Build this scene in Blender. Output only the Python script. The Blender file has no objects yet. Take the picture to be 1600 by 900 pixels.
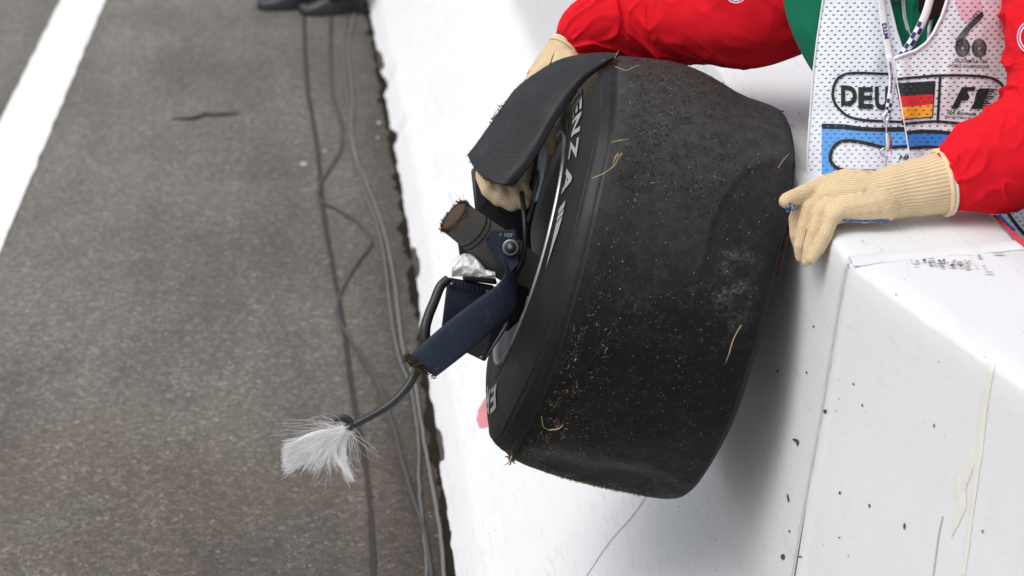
import bpy, bmesh, math, random
import numpy as np
from mathutils import Vector, noise
random.seed(7); rng=np.random.default_rng(7)
S=bpy.context.scene; COL=S.collection
PI=math.pi
# ------------------------------------------------------------------ camera
FP=3060.0; H=2.14
TH=math.atan(1300/FP); PSI=math.atan(320/math.hypot(1300,FP))
Fw=Vector((math.cos(TH)*math.sin(PSI),math.cos(TH)*math.cos(PSI),-math.sin(TH)))
Rt=Vector((math.cos(PSI),-math.sin(PSI),0)); Up=Rt.cross(Fw)
C0=Vector((0,0,H))
cd=bpy.data.cameras.new('camera'); cam=bpy.data.objects.new('camera',cd); COL.objects.link(cam)
cam.location=C0; cam.rotation_euler=Fw.to_track_quat('-Z','Y').to_euler()
cd.sensor_width=36; cd.lens=FP/1600*36; cd.clip_end=500; cd.clip_start=.05
cd.dof.use_dof=True; cd.dof.focus_distance=3.05; cd.dof.aperture_fstop=5.0
S.camera=cam
# ------------------------------------------------------------------ world, sun, exposure
SUN_EL=math.radians(60); SUN_AZ=math.radians(-110)      # azimuth from +Y towards +X
w=bpy.data.worlds.new("World"); S.world=w; w.use_nodes=True
nt=w.node_tree; bg=nt.nodes['Background']; sky=nt.nodes.new('ShaderNodeTexSky')
sky.sky_type='NISHITA'; sky.sun_disc=False; sky.sun_elevation=SUN_EL; sky.sun_rotation=SUN_AZ
sky.air_density=1.0; sky.dust_density=4.0; sky.ozone_density=1.0
hs=nt.nodes.new('ShaderNodeHueSaturation'); hs.inputs['Saturation'].default_value=.35
nt.links.new(sky.outputs[0],hs.inputs['Color']); nt.links.new(hs.outputs[0],bg.inputs[0]); bg.inputs[1].default_value=.15
sd=bpy.data.lights.new('sun','SUN'); sd.energy=.9; sd.angle=math.radians(42); sd.color=(1,.965,.92)
sun=bpy.data.objects.new('sun',sd); COL.objects.link(sun)
sv=Vector((math.cos(SUN_EL)*math.sin(SUN_AZ),math.cos(SUN_EL)*math.cos(SUN_AZ),math.sin(SUN_EL)))
sun.rotation_euler=sv.to_track_quat('Z','Y').to_euler()
S.view_settings.view_transform='Standard'; S.view_settings.look='None'; S.view_settings.gamma=1
S.view_settings.exposure=.20
S.render.engine='CYCLES'; S.cycles.max_bounces=12; S.cycles.diffuse_bounces=8; S.cycles.transparent_max_bounces=16

# ------------------------------------------------------------------ measuring helpers
def ray(x,y): return (Rt*float(x-800)-Up*float(y-450)+FP*Fw)/FP
def at(x,y,d): return C0+ray(x,y)*float(d)
def onz(x,y,z=0.0): r=ray(x,y); return C0+r*((z-H)/r.z)
def onx(x,y,X): r=ray(x,y); return C0+r*(X/r.x)
def catmull(pts,n):
    P=np.array([list(p) for p in pts],float); m=len(P)
    if m==2: t=np.linspace(0,1,n)[:,None]; return P[0]*(1-t)+P[1]*t
    Q=np.vstack([2*P[0]-P[1],P,2*P[-1]-P[-2]]); out=[]
    for i in range(n):
        t=i/(n-1)*(m-1); k=min(int(t),m-2); u=t-k; a,b,c,d=Q[k],Q[k+1],Q[k+2],Q[k+3]
        out.append(.5*((2*b)+(-a+c)*u+(2*a-5*b+4*c-d)*u*u+(-a+3*b-3*c+d)*u**3))
    return np.array(out)
def nz(x,y,z=0): return noise.noise(Vector((x,y,z)))
def sstep(a,b,x): t=min(1,max(0,(x-a)/(b-a))); return t*t*(3-2*t)

# ------------------------------------------------------------------ object helpers
def link(name,me,mat=None,parent=None,smooth=True):
    o=bpy.data.objects.new(name,me); COL.objects.link(o)
    if mat: me.materials.append(mat)
    if smooth: me.polygons.foreach_set('use_smooth',[True]*len(me.polygons))
    if parent: o.parent=parent; 
    return o
def mesh(name,v,f,mat=None,parent=None,smooth=True,uv=None):
    me=bpy.data.meshes.new(name); me.from_pydata([tuple(p) for p in v],[],f); me.update()
    if uv is not None:
        l=me.uv_layers.new(name='UVMap')
        for lp in me.loops: l.data[lp.index].uv=uv[lp.vertex_index]
    return link(name,me,mat,parent,smooth)
def tag(o,label=None,cat=None,group=None,kind=None):
    if label: o['label']=label
    if cat: o['category']=cat
    if group: o['group']=group
    if kind: o['kind']=kind
    return o
def empty(name,loc=(0,0,0),label=None,cat=None,group=None):
    o=bpy.data.objects.new(name,None); COL.objects.link(o); o.location=loc; o.empty_display_size=.1
    bpy.context.view_layer.update()
    return tag(o,label,cat,group)
def keep(parent):      # children are modelled in world space: undo the base offset of their thing
    for c in parent.children:
        c.location=c.location-parent.location
def gridfaces(nu,nv,closeu=False,off=0):
    f=[]
    for i in range(nu-1 if not closeu else nu):
        for j in range(nv-1):
            a=off+i*nv+j; b=off+((i+1)%nu)*nv+j
            f.append((a,b,b+1,a+1))
    return f
def grid(name,fn,nu,nv,mat,parent=None,uvfn=None,thick=0,smooth=True):
    v=[];uv=[]
    for i in range(nu):
        for j in range(nv):
            u=i/(nu-1);w_=j/(nv-1); v.append(fn(u,w_)); uv.append(uvfn(u,w_) if uvfn else (u,w_))
    o=mesh(name,v,gridfaces(nu,nv),mat,parent,smooth,uv)
    if thick:
        m=o.modifiers.new('solid','SOLIDIFY'); m.thickness=thick; m.offset=0
    return o
def tube_data(pts,rad,nl=40,ns=16,disp=None,ref=None,caps=True,flat=None):
    """loft with radii (ra across, rb towards ref)"""
    P=catmull(pts,nl); R=catmull([(r,r,0) if not hasattr(r,'__len__') else (r[0],r[1],0) for r in rad],nl)
    v=[];f=[];uv=[]
    ref=Vector(ref) if ref is not None else None
    n1=None; L=0
    for i in range(nl):
        a=P[max(0,i-1)];b=P[min(nl-1,i+1)]; T=Vector(b-a).normalized()
        if ref is not None: n1=T.cross(ref).normalized()
        elif n1 is None:
            n1=T.orthogonal().normalized()
        else: n1=(n1-T*n1.dot(T)).normalized()
        n2=n1.cross(T).normalized()
        if i: L+=float(np.linalg.norm(P[i]-P[i-1]))
        for j in range(ns):
            an=2*PI*j/ns; d=n1*math.cos(an)*abs(R[i][0])+n2*math.sin(an)*abs(R[i][1])
            p=Vector(P[i])+d
            if disp: p+=d.normalized()*disp(p,i/(nl-1),an,L)
            v.append(p); uv.append((L,j/ns))
    for i in range(nl-1):
        for j in range(ns):
            a=i*ns+j;b=i*ns+(j+1)%ns
            f.append((a,b,b+ns,a+ns))
    if caps:
        f.append(tuple(range(ns-1,-1,-1))); f.append(tuple(range((nl-1)*ns,nl*ns)))
    return v,f,uv
def tube(name,pts,rad,mat,parent=None,**k):
    v,f,uv=tube_data(pts,rad,**k); return mesh(name,v,f,mat,parent,True,uv)
def prism(name,poly,depth_vec,mat,parent=None,bevel=.0015):
    n=len(poly); v=[Vector(p) for p in poly]+[Vector(p)+Vector(depth_vec) for p in poly]
    f=[tuple(range(n)),tuple(range(2*n-1,n-1,-1))]+[(i,i+n,(i+1)%n+n,(i+1)%n) for i in range(n)]
    o=mesh(name,v,f,mat,parent,False)
    bm=bmesh.new(); bm.from_mesh(o.data); bmesh.ops.recalc_face_normals(bm,faces=bm.faces); bm.to_mesh(o.data); bm.free()
    if bevel: m=o.modifiers.new('bevel','BEVEL'); m.width=bevel; m.segments=2
    return o
def text_verts(txt,shear=0,offset=0,res=4,space=1.0,sub=2):
    cu=bpy.data.curves.new('lettering','FONT'); cu.body=txt; cu.shear=shear; cu.offset=offset; cu.resolution_u=res; cu.space_character=space
    o=bpy.data.objects.new('lettering',cu); COL.objects.link(o)
    dg=bpy.context.evaluated_depsgraph_get(); me=bpy.data.meshes.new_from_object(o.evaluated_get(dg))
    bm=bmesh.new(); bm.from_mesh(me); bmesh.ops.triangulate(bm,faces=bm.faces)
    for _ in range(sub):
        xs=[v.co.x for v in bm.verts]; lim=(max(xs)-min(xs))/ (10*len(txt)**.5)
        es=[e for e in bm.edges if e.calc_length()>lim]
        if es: bmesh.ops.subdivide_edges(bm,edges=es,cuts=1); bmesh.ops.triangulate(bm,faces=bm.faces)
    v=np.array([list(q.co) for q in bm.verts]); f=[tuple(q.index for q in p.verts) for p in bm.faces]
    bm.free(); bpy.data.objects.remove(o); bpy.data.curves.remove(cu); bpy.data.meshes.remove(me)
    v[:,0]-=v[:,0].min(); v[:,1]-=v[:,1].min(); v[:,0]/=v[:,0].max(); v[:,1]/=v[:,1].max()
    return v,f
def lettering(name,txt,mapf,mat,parent,**k):
    v,f=text_verts(txt,**k); return mesh(name,[mapf(a,b) for a,b,_ in v],f,mat,parent,False)

# ------------------------------------------------------------------ materials
class N:
    def __init__(s,name):
        s.m=bpy.data.materials.new(name); s.m.use_nodes=True; s.t=s.m.node_tree; s.b=s.t.nodes['Principled BSDF']
    def n(s,ty,**k):
        q=s.t.nodes.new('ShaderNode'+ty)
        for a,b in k.items():
            if a in q.inputs.keys() if isinstance(a,str) else False: q.inputs[a].default_value=b
            else: setattr(q,a,b)
        return q
    def l(s,a,b): s.t.links.new(a,b)
    def co(s,kind='Object',scale=(1,1,1),rot=(0,0,0)):
        tc=s.n('TexCoord'); mp=s.n('Mapping'); mp.inputs['Scale'].default_value=scale; mp.inputs['Rotation'].default_value=rot
        s.l(tc.outputs[kind],mp.inputs[0]); return mp.outputs[0]
    def noise(s,co,scale,detail=4,rough=.55,dist=0):
        q=s.n('TexNoise'); s.l(co,q.inputs['Vector']); q.inputs['Scale'].default_value=scale; q.inputs['Detail'].default_value=detail
        q.inputs['Roughness'].default_value=rough; q.inputs['Distortion'].default_value=dist; return q.outputs['Fac']
    def vor(s,co,scale,feat='F1',out='Distance'):
        q=s.n('TexVoronoi'); q.feature=feat; s.l(co,q.inputs['Vector']); q.inputs['Scale'].default_value=scale; return q.outputs[out]
    def ramp(s,fac,stops):
        q=s.n('ValToRGB'); s.l(fac,q.inputs[0]); e=q.color_ramp.elements
        while len(e)<len(stops): e.new(.5)
        for el,(p,c) in zip(e,stops):
            el.position=p; el.color=(c,c,c,1) if not hasattr(c,'__len__') else (*c,1)
        return q.outputs[0]
    def mix(s,fac,a,b,mode='MIX'):
        q=s.n('Mix'); q.data_type='RGBA'; q.blend_type=mode
        for i,x in ((0,fac),(6,a),(7,b)):
            if isinstance(x,bpy.types.NodeSocket): s.l(x,q.inputs[i])
            elif hasattr(x,'__len__'): q.inputs[i].default_value=(*x,1)
            else: q.inputs[i].default_value=x
        return q.outputs[2]
    def math(s,op,a,b=0.0,c=None):
        q=s.n('Math'); q.operation=op
        for i,x in enumerate((a,b) if c is None else (a,b,c)):
            if isinstance(x,bpy.types.NodeSocket): s.l(x,q.inputs[i])
            else: q.inputs[i].default_value=x
        return q.outputs[0]
    def bump(s,h,strength=.3,dist=.001,normal=None):
        q=s.n('Bump'); s.l(h,q.inputs['Height']); q.inputs['Strength'].default_value=strength; q.inputs['Distance'].default_value=dist
        if normal: s.l(normal,q.inputs['Normal'])
        s.l(q.outputs[0],s.b.inputs['Normal']); return q.outputs[0]
    def base(s,c):
        if isinstance(c,bpy.types.NodeSocket): s.l(c,s.b.inputs['Base Color'])
        else: s.b.inputs['Base Color'].default_value=(*c,1)
    def rough(s,c):
        if isinstance(c,bpy.types.NodeSocket): s.l(c,s.b.inputs['Roughness'])
        else: s.b.inputs['Roughness'].default_value=c
def flat(name,c,rough=.6,metal=0,noise_amt=.15,scale=60,bump=.15,bdist=.0006):
    m=N(name); co=m.co(); n=m.noise(co,scale,5)
    m.base(m.mix(n,tuple(x*(1-noise_amt) for x in c),tuple(min(1,x*(1+noise_amt)) for x in c)))
    m.rough(rough); m.b.inputs['Metallic'].default_value=metal
    if bump: m.bump(m.noise(co,scale*6,3),bump,bdist)
    return m.m

# asphalt
m=N('asphalt'); co=m.co()
v1=m.vor(co,105,out='Color'); v1d=m.vor(co,105); sep=m.n('SeparateColor'); m.l(v1,sep.inputs[0])
stone=m.ramp(sep.outputs[0],[(0,(.115,.108,.094)),(.45,(.20,.188,.163)),(.78,(.275,.26,.225)),(.93,(.36,.34,.30)),(.985,(.50,.48,.44))])
fine=m.noise(co,420,4,.7); c=m.mix(m.ramp(m.noise(co,260,2),[(.42,0),(.6,1)]),stone,(.075,.070,.060))
c=m.mix(.22,c,m.ramp(fine,[(.3,(.065,.06,.052)),(.7,(.24,.225,.20))]))
big=m.noise(co,1.6,5,.6); c=m.mix(1.0,c,m.ramp(big,[(.3,.82),(.7,1.15)]),'MULTIPLY')
c=m.mix(1.0,c,m.ramp(m.noise(m.co(scale=(3,.35,1)),2.2,4),[(.35,.88),(.65,1.1)]),'MULTIPLY')
sx=m.n('SeparateXYZ'); tc=m.n('TexCoord'); m.l(tc.outputs['Object'],sx.inputs[0])
# reddish dust in a soft band nearest the camera side
mr=m.n('MapRange'); m.l(sx.outputs[1],mr.inputs[0]); mr.inputs[1].default_value=4.55; mr.inputs[2].default_value=3.9
rd=m.math('MULTIPLY',mr.outputs[0],m.ramp(m.noise(co,2.4,4,.6),[(.38,0),(.62,1)]))
c=m.mix(m.math('MULTIPLY',rd,.42),c,m.mix(1.0,c,(1.30,.92,.90),'MULTIPLY'))
# rubber and dirt packed against the wall foot
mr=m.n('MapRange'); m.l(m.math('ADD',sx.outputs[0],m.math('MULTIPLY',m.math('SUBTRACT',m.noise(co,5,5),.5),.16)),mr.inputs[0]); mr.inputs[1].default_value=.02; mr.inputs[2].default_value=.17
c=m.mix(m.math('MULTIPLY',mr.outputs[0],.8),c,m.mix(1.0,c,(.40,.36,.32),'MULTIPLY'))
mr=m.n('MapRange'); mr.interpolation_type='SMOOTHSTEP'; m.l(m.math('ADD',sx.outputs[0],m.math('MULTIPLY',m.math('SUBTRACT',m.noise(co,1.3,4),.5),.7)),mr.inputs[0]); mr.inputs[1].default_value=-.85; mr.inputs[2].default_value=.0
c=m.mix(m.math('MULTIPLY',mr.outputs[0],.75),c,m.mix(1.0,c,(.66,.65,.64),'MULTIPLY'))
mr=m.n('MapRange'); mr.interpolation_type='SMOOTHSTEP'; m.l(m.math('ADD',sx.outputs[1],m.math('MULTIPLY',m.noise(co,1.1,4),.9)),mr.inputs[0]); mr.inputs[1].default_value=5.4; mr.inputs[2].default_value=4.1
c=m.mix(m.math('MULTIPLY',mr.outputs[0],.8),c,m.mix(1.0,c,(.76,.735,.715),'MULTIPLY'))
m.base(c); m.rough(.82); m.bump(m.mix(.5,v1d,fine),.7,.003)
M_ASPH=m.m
# paint
def paint(name,tint=(.80,.81,.82),dirt=.5,base_dirt=0.0):
    m=N(name); co=m.co()
    c=m.mix(m.ramp(m.noise(co,3.0,6,.6),[(.35,0),(.75,1)]),tint,tuple(x*.955 for x in tint))
    st=m.noise(m.co(scale=(9,9,1.2)),3,6,.65)
    c=m.mix(m.math('MULTIPLY',m.ramp(st,[(.55,0),(.85,1)]),dirt*.5),c,(.56,.56,.54))
    sp=m.vor(co,38); c=m.mix(m.math('MULTIPLY',m.ramp(sp,[(.05,1),(.09,0)]),m.ramp(m.noise(co,7,2),[(.55,0),(.62,.8)])),c,(.12,.11,.10))
    scr=m.noise(m.co(scale=(30,2.5,30),rot=(.5,.3,.25)),3,3,.5,1.2); c=m.mix(m.math('MULTIPLY',m.ramp(scr,[(.60,0),(.66,1),(.70,0)]),dirt*.38),c,(.42,.42,.42))
    m.base(c); m.rough(.62)
    h=m.mix(.35,m.noise(co,22,5,.6),m.noise(co,240,4,.6)); m.bump(h,.22,.0025); return m.m
M_WALL=paint('white_wall_paint',(.73,.74,.755),dirt=.8); M_WALL2=paint('white_wall_paint_near',(.745,.755,.775),.35)
M_LINE=paint('road_paint',(.82,.82,.80),.08)
M_SEAM=flat('tar',(.03,.025,.022),.7,scale=40)
M_SOIL=flat('packed_soil',(.022,.018,.014),.95,noise_amt=.5,scale=50,bump=.8,bdist=.006)
M_SOIL.node_tree.nodes['Principled BSDF'].inputs['Specular IOR Level'].default_value=.05
M_PIT=flat('pit_dark',(.06,.055,.05),.9)
M_JOINT=flat('joint_mortar',(.55,.56,.58),.9,scale=90,noise_amt=.25,bump=.8,bdist=.003)
M_CHIPG=flat('bare_concrete',(.33,.33,.32),.9,scale=90,noise_amt=.35)
for _k in range(0): pass
M_GLUE=flat('old_glue',(.76,.755,.69),.55,scale=25,noise_amt=.12)
M_REDP=flat('red_paint',(.55,.06,.08),.6,scale=30,noise_amt=.3)
M_REDP2=flat('faded_red_paint',(.60,.22,.24),.6,scale=30,noise_amt=.3)
M_CAB1=flat('cable_grey',(.13,.125,.12),.55); M_CAB2=flat('cable_dark',(.055,.055,.055),.5); M_CAB3=flat('cable_pale',(.155,.15,.142),.55)
M_CHIP=flat('pale_stone',(.42,.41,.38),.8,noise_amt=.3,scale=80)
# rubber tread
def rubber(name,tread):
    m=N(name); co=m.co()
    c=m.mix(m.noise(co,9,6,.65),(.0035,.0037,.0040),(.0095,.0097,.0105)); m.b.inputs['Specular IOR Level'].default_value=.16
    if tread:
        # scuffed, picked-up rubber
        c=m.mix(m.ramp(m.noise(co,75,4,.6),[(.52,0),(.75,.6)]),c,(.028,.0275,.027))
        fl=m.noise(co,260,2,.5); c=m.mix(m.ramp(fl,[(.68,0),(.74,.8)]),c,(.07,.07,.07))
        ag=m.n('Attribute'); ag.attribute_name='skylit_grain'; c=m.mix(m.math('MULTIPLY',ag.outputs['Fac'],m.ramp(m.noise(co,55,6,.7),[(.3,.35),(.65,1)])),c,(.058,.057,.055))  # grained rubber grey, also painting the upper tread lighter as if skylit
        # pale scuff patch
        at_=m.n('Attribute'); at_.attribute_name='dust'
        dn=m.ramp(m.noise(co,38,6,.75,.6),[(.47,0),(.66,1)])
        c=m.mix(m.math('MULTIPLY',m.math('MULTIPLY',at_.outputs['Fac'],dn),m.ramp(m.noise(co,150,3,.7),[(.4,.05),(.62,.75)])),c,(.16,.165,.18))
        st=m.noise(m.co(scale=(1,1,1)),60,5,.7)
        h=m.mix(.5,m.noise(co,90,5,.7),m.noise(co,330,3,.6)); m.bump(h,.9,.0028)
        m.rough(m.ramp(m.noise(co,20,4),[(.3,.52),(.7,.72)]))
    else:
        c=m.mix(m.ramp(m.noise(co,14,6,.7,1.0),[(.5,0),(.8,.35)]),c,(.035,.035,.037))
        m.b.inputs['Specular IOR Level'].default_value=.32; m.bump(m.noise(co,160,4,.6),.25,.0012); m.rough(m.ramp(m.noise(co,12,4),[(.3,.42),(.7,.58)]))
    m.base(c); return m.m
M_TREAD=rubber('tread_rubber',True); M_SIDE=rubber('sidewall_rubber',False)
M_LET=flat('sidewall_print',(.30,.31,.31),.6,noise_amt=.25,scale=45)
M_LIP=flat('bare_rim_metal',(.36,.37,.39),.42,metal=1,noise_amt=.35,scale=30,bump=.2)
M_RIM=flat('black_rim',(.012,.012,.013),.38,scale=30)
M_DARK=flat('black_part',(.014,.014,.016),.45,scale=30,noise_amt=.4,bump=.4)
M_HOSE=flat('black_hose',(.013,.013,.014),.42,bump=.3)
M_GREASE=flat('grease_smear',(.20,.27,.27),.35,noise_amt=.4,scale=60)
M_BOLT=flat('bolt_steel',(.16,.17,.18),.4,metal=1)
M_PLAST=None
m=N('clear_tape'); m.base((.86,.86,.84)); m.rough(.3); m.bump(m.noise(m.co(),45,5,.7,1),.9,.006); M_TAPE=m.m
def carbon(name,c0,c1,scale,rough=.32,rot=(0,0,0),dirt=.3):
    m=N(name); uv=m.co('UV')
    wv=m.n('TexWave'); wv.wave_type='BANDS'; wv.bands_direction='DIAGONAL'; m.l(uv,wv.inputs[0]); wv.inputs['Scale'].default_value=scale
    wv.inputs['Distortion'].default_value=.6; wv.inputs['Detail'].default_value=1
    co=m.co(); c=m.mix(m.ramp(wv.outputs['Fac'],[(.3,0),(.7,1)]),c0,c1)
    c=m.mix(m.math('MULTIPLY',m.ramp(m.noise(co,16,6,.7,.8),[(.5,0),(.8,1)]),dirt),c,(.075,.072,.065))
    m.base(c); m.rough(m.ramp(m.noise(co,25,5),[(.3,rough-.06),(.7,rough+.16)]))
    m.b.inputs['Specular IOR Level'].default_value=.20
    m.bump(m.mix(.3,wv.outputs['Fac'],m.noise(co,60,4)),.22,.0012); return m.m
M_CARB=carbon('carbon_weave',(.004,.004,.005),(.040,.040,.043),15,.40)
M_CARB2=carbon('carbon_matt',(.120,.113,.102),(.140,.132,.120),26,.6)
M_BLUE=carbon('dark_blue_carbon',(.012,.017,.032),(.024,.032,.056),30,.42,dirt=.16)
M_FRAY=flat('torn_fibre',(.085,.052,.028),.95,noise_amt=.6,scale=140,bump=.8,bdist=.003)
M_FIB=flat('white_fibre',(.93,.93,.93),.5,noise_amt=.05,bump=0)
_t=M_FIB.node_tree; _tr=_t.nodes.new('ShaderNodeBsdfTranslucent'); _tr.inputs[0].default_value=(.95,.96,.97,1); _mx=_t.nodes.new('ShaderNodeMixShader'); _mx.inputs[0].default_value=.10
_t.links.new(_t.nodes['Principled BSDF'].outputs[0],_mx.inputs[1]); _t.links.new(_tr.outputs[0],_mx.inputs[2]); _tp=_t.nodes.new('ShaderNodeBsdfTransparent'); _m2=_t.nodes.new('ShaderNodeMixShader'); _m2.inputs[0].default_value=.0; _t.links.new(_mx.outputs[0],_m2.inputs[1]); _t.links.new(_tp.outputs[0],_m2.inputs[2]); _t.links.new(_m2.outputs[0],_t.nodes['Material Output'].inputs['Surface'])
M_CORE=flat('tuft_core_white',(.95,.95,.95),.8,noise_amt=.04,scale=200,bump=.4,bdist=.002)

M_STRAW=flat('dry_grass',(.36,.28,.15),.8,noise_amt=.4,scale=120,bump=0)
M_SOILBIT=flat('soil_crumb',(.085,.058,.032),.95,noise_amt=.6,scale=120,bump=0)
M_GREEN_B=flat('green_grass',(.06,.13,.03),.6,bump=0)
M_GRIT=flat('pale_grit',(.45,.45,.44),.7,bump=0)
def cloth(name,c,scale=900,amt=.12,sheen=.25,bump=.25):
    m=N(name); co=m.co(); a=m.noise(co,7,5,.6)
    m.base(m.mix(a,tuple(x*(1-amt) for x in c),tuple(min(1,x*(1+amt)) for x in c)))
    m.rough(.95); m.b.inputs['Specular IOR Level'].default_value=.18; m.b.inputs['Sheen Weight'].default_value=sheen; m.b.inputs['Sheen Roughness'].default_value=.4
    m.bump(m.mix(.35,m.noise(m.co(scale=(1,1,.45),rot=(.3,.5,0)),34,5,.55,1.2),m.noise(co,scale,2)),bump,.0026); return m.m
M_RED=cloth('red_jacket_cloth',(.66,.008,.018),sheen=0.0,bump=.4); M_GREEN=cloth('green_jacket_cloth',(.006,.155,.085),bump=.5)
M_TROUS=cloth('dark_trousers',(.02,.022,.03)); M_SHOE=flat('black_shoe_leather',(.010,.012,.016),.4); M_SOLE=flat('shoe_sole',(.02,.02,.022),.8)
M_SKIN=flat('skin',(.55,.33,.24),.5,noise_amt=.06); M_HAIR=flat('brown_hair',(.05,.03,.02),.6)
M_CREAM=cloth('cream_edging',(.80,.77,.66)); M_COLLAR=cloth('black_collar',(.02,.008,.008))
M_WHITEC=cloth('white_ribbon',(.74,.76,.78)); M_NAVY=flat('navy_print',(.012,.02,.16),.7,bump=0)
M_ZIP=flat('zip_teeth',(.62,.63,.63),.4,noise_amt=.3,scale=600)
M_CLIP=flat('clip_metal',(.62,.63,.65),.22,metal=1,noise_amt=.1)
M_INK=flat('black_print',(.012,.012,.013),.7,noise_amt=.3,scale=60,bump=0)
M_FRED=flat('flag_red',(.62,.01,.02),.7,bump=0); M_FGOLD=flat('flag_gold',(.85,.38,.02),.7,bump=0); M_SKYB=flat('blue_print',(.03,.22,.74),.7,bump=0)
M_DOTS=flat('blue_rubber_dots',(.03,.12,.34),.5,bump=0); M_PINK=flat('magenta_print',(.50,.05,.30),.7,bump=0); M_WPRINT=flat('white_print',(.80,.80,.82),.7,bump=0)
M_REDL=flat('red_sidewall_mark',(.33,.07,.04),.6,noise_amt=.3)
# knit glove
m=N('beige_knit'); co=m.co(); a=m.n('Attribute'); a.attribute_name='rib'; a2=m.n('Attribute'); a2.attribute_name='along'
rib=m.math('SINE',m.math('MULTIPLY',m.math('ADD',a.outputs['Fac'],m.math('MULTIPLY',m.noise(co,45,2),.0012)),2*PI/.0030)); st=m.math('SINE',m.math('MULTIPLY',a2.outputs['Fac'],2*PI/.0022))
h=m.math('ADD',m.math('MULTIPLY',rib,.5),m.math('MULTIPLY',st,.18))
c=m.mix(m.ramp(m.math('ADD',m.math('MULTIPLY',rib,.5),.5),[(0,0),(.6,1)]),(.56,.405,.225),(.76,.60,.385))
c=m.mix(m.math('MULTIPLY',m.ramp(m.noise(co,26,5,.65),[(.45,0),(.8,1)]),.35),c,(.48,.33,.17))
m.base(c); m.rough(.9); m.b.inputs['Sheen Weight'].default_value=.12; m.bump(m.math('ADD',h,m.math('MULTIPLY',m.noise(co,500,3),.5)),.42,.0012); M_KNIT=m.m
# mesh vest fabric: rows of small slotted holes
m=N('mesh_bib'); uv=m.co('UV')
sx=m.n('SeparateXYZ'); m.l(uv,sx.inputs[0])
rowf=m.math('MULTIPLY',sx.outputs[1],1/.0062); row=m.math('FLOOR',rowf); fy=m.math('SUBTRACT',m.math('FRACT',rowf),.5)
xs=m.math('ADD',m.math('MULTIPLY',sx.outputs[0],1/.0122),m.math('MULTIPLY',row,.5)); fx=m.math('SUBTRACT',m.math('FRACT',xs),.5)
dx=m.math('DIVIDE',fx,.185); dy=m.math('DIVIDE',m.math('ADD',fy,m.math('MULTIPLY',fx,-.28)),.19)
rr=m.math('ADD',m.math('MULTIPLY',dx,dx),m.math('MULTIPLY',dy,dy)); hole=m.math('LESS_THAN',rr,1.0)
m.base(m.mix(m.noise(m.co(),8,5),(.76,.80,.88),(.82,.86,.93))); m.rough(.75); m.b.inputs['Sheen Weight'].default_value=.1
tr=m.n('BsdfTransparent'); mx=m.n('MixShader'); m.l(m.math('MULTIPLY',hole,.86),mx.inputs[0]); m.l(m.b.outputs[0],mx.inputs[1]); m.l(tr.outputs[0],mx.inputs[2])
m.l(mx.outputs[0],m.t.nodes['Material Output'].inputs['Surface'])
m.bump(m.noise(m.co(),1100,2),.2,.0006); M_BIB=m.m
def bibprint(name,c):
    """ink on the mesh fabric: the same holes run through it"""
    k=M_BIB.copy(); k.name=name; b=k.node_tree.nodes['Principled BSDF']
    for lk in list(k.node_tree.links):
        if lk.to_socket==b.inputs['Base Color']: k.node_tree.links.remove(lk)
    b.inputs['Base Color'].default_value=(*c,1); return k
B_INK=bibprint('bib_black',(.012,.013,.014)); B_RED=bibprint('bib_red',(.66,.012,.02)); B_GOLD=bibprint('bib_gold',(.88,.36,.02)); B_BLUE=bibprint('bib_blue',(.03,.20,.66)); B_PINK=bibprint('bib_pink',(.80,.52,.62)); M_BIND=flat('bib_lining',(.80,.82,.88),.8); B_BIND=flat('bib_binding',(.78,.80,.84),.7)

# ------------------------------------------------------------------ setting
def sheet(name,poly,z,mat,kind='structure'):
    o=mesh(name,[(p[0],p[1],z) for p in poly],[tuple(range(len(poly)))],mat,None,False)
    if kind: tag(o,kind=kind)
    return o
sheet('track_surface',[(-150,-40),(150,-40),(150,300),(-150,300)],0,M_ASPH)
# painted line: 4 mm above the asphalt, ragged edges
def ribbon(name,left,right,z,mat,n=160,jit=.003,kind='structure',parent=None):
    L=catmull(left,n);R_=catmull(right,n); v=[]
    for i in range(n):
        a=Vector(L[i]);b=Vector(R_[i]); s=(b-a).normalized()
        a+=s*jit*nz(i*.45,1,3);b+=s*jit*nz(i*.45,9,3)
        v+= [(a.x,a.y,z),(b.x,b.y,z)]
    o=mesh(name,v,[(2*i,2*i+1,2*i+3,2*i+2) for i in range(n-1)],mat,parent,False)
    if kind: tag(o,kind=kind)
    return o
ribbon('painted_line',[(-.971,22,0),(-1.223,1,0)],[(-.774,22,0),(-1.034,1,0)],.004,M_LINE,400,.006)
seam=[(474,-60),(475,30),(480,133),(495,227),(505,330),(520,420),(535,500),(548,600),(562,680),(575,760),(581,850),(584,940)]
sp=[onz(x,y) for x,y in seam]
def off(pts,d): return [(p.x+d*(.75+.35*nz(i*1.7,2,2)),p.y,0) for i,p in enumerate(pts)]
ribbon('tar_seam',off(sp,-.0085),off(sp,.0085),.004,M_SEAM,220,.003)

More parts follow.
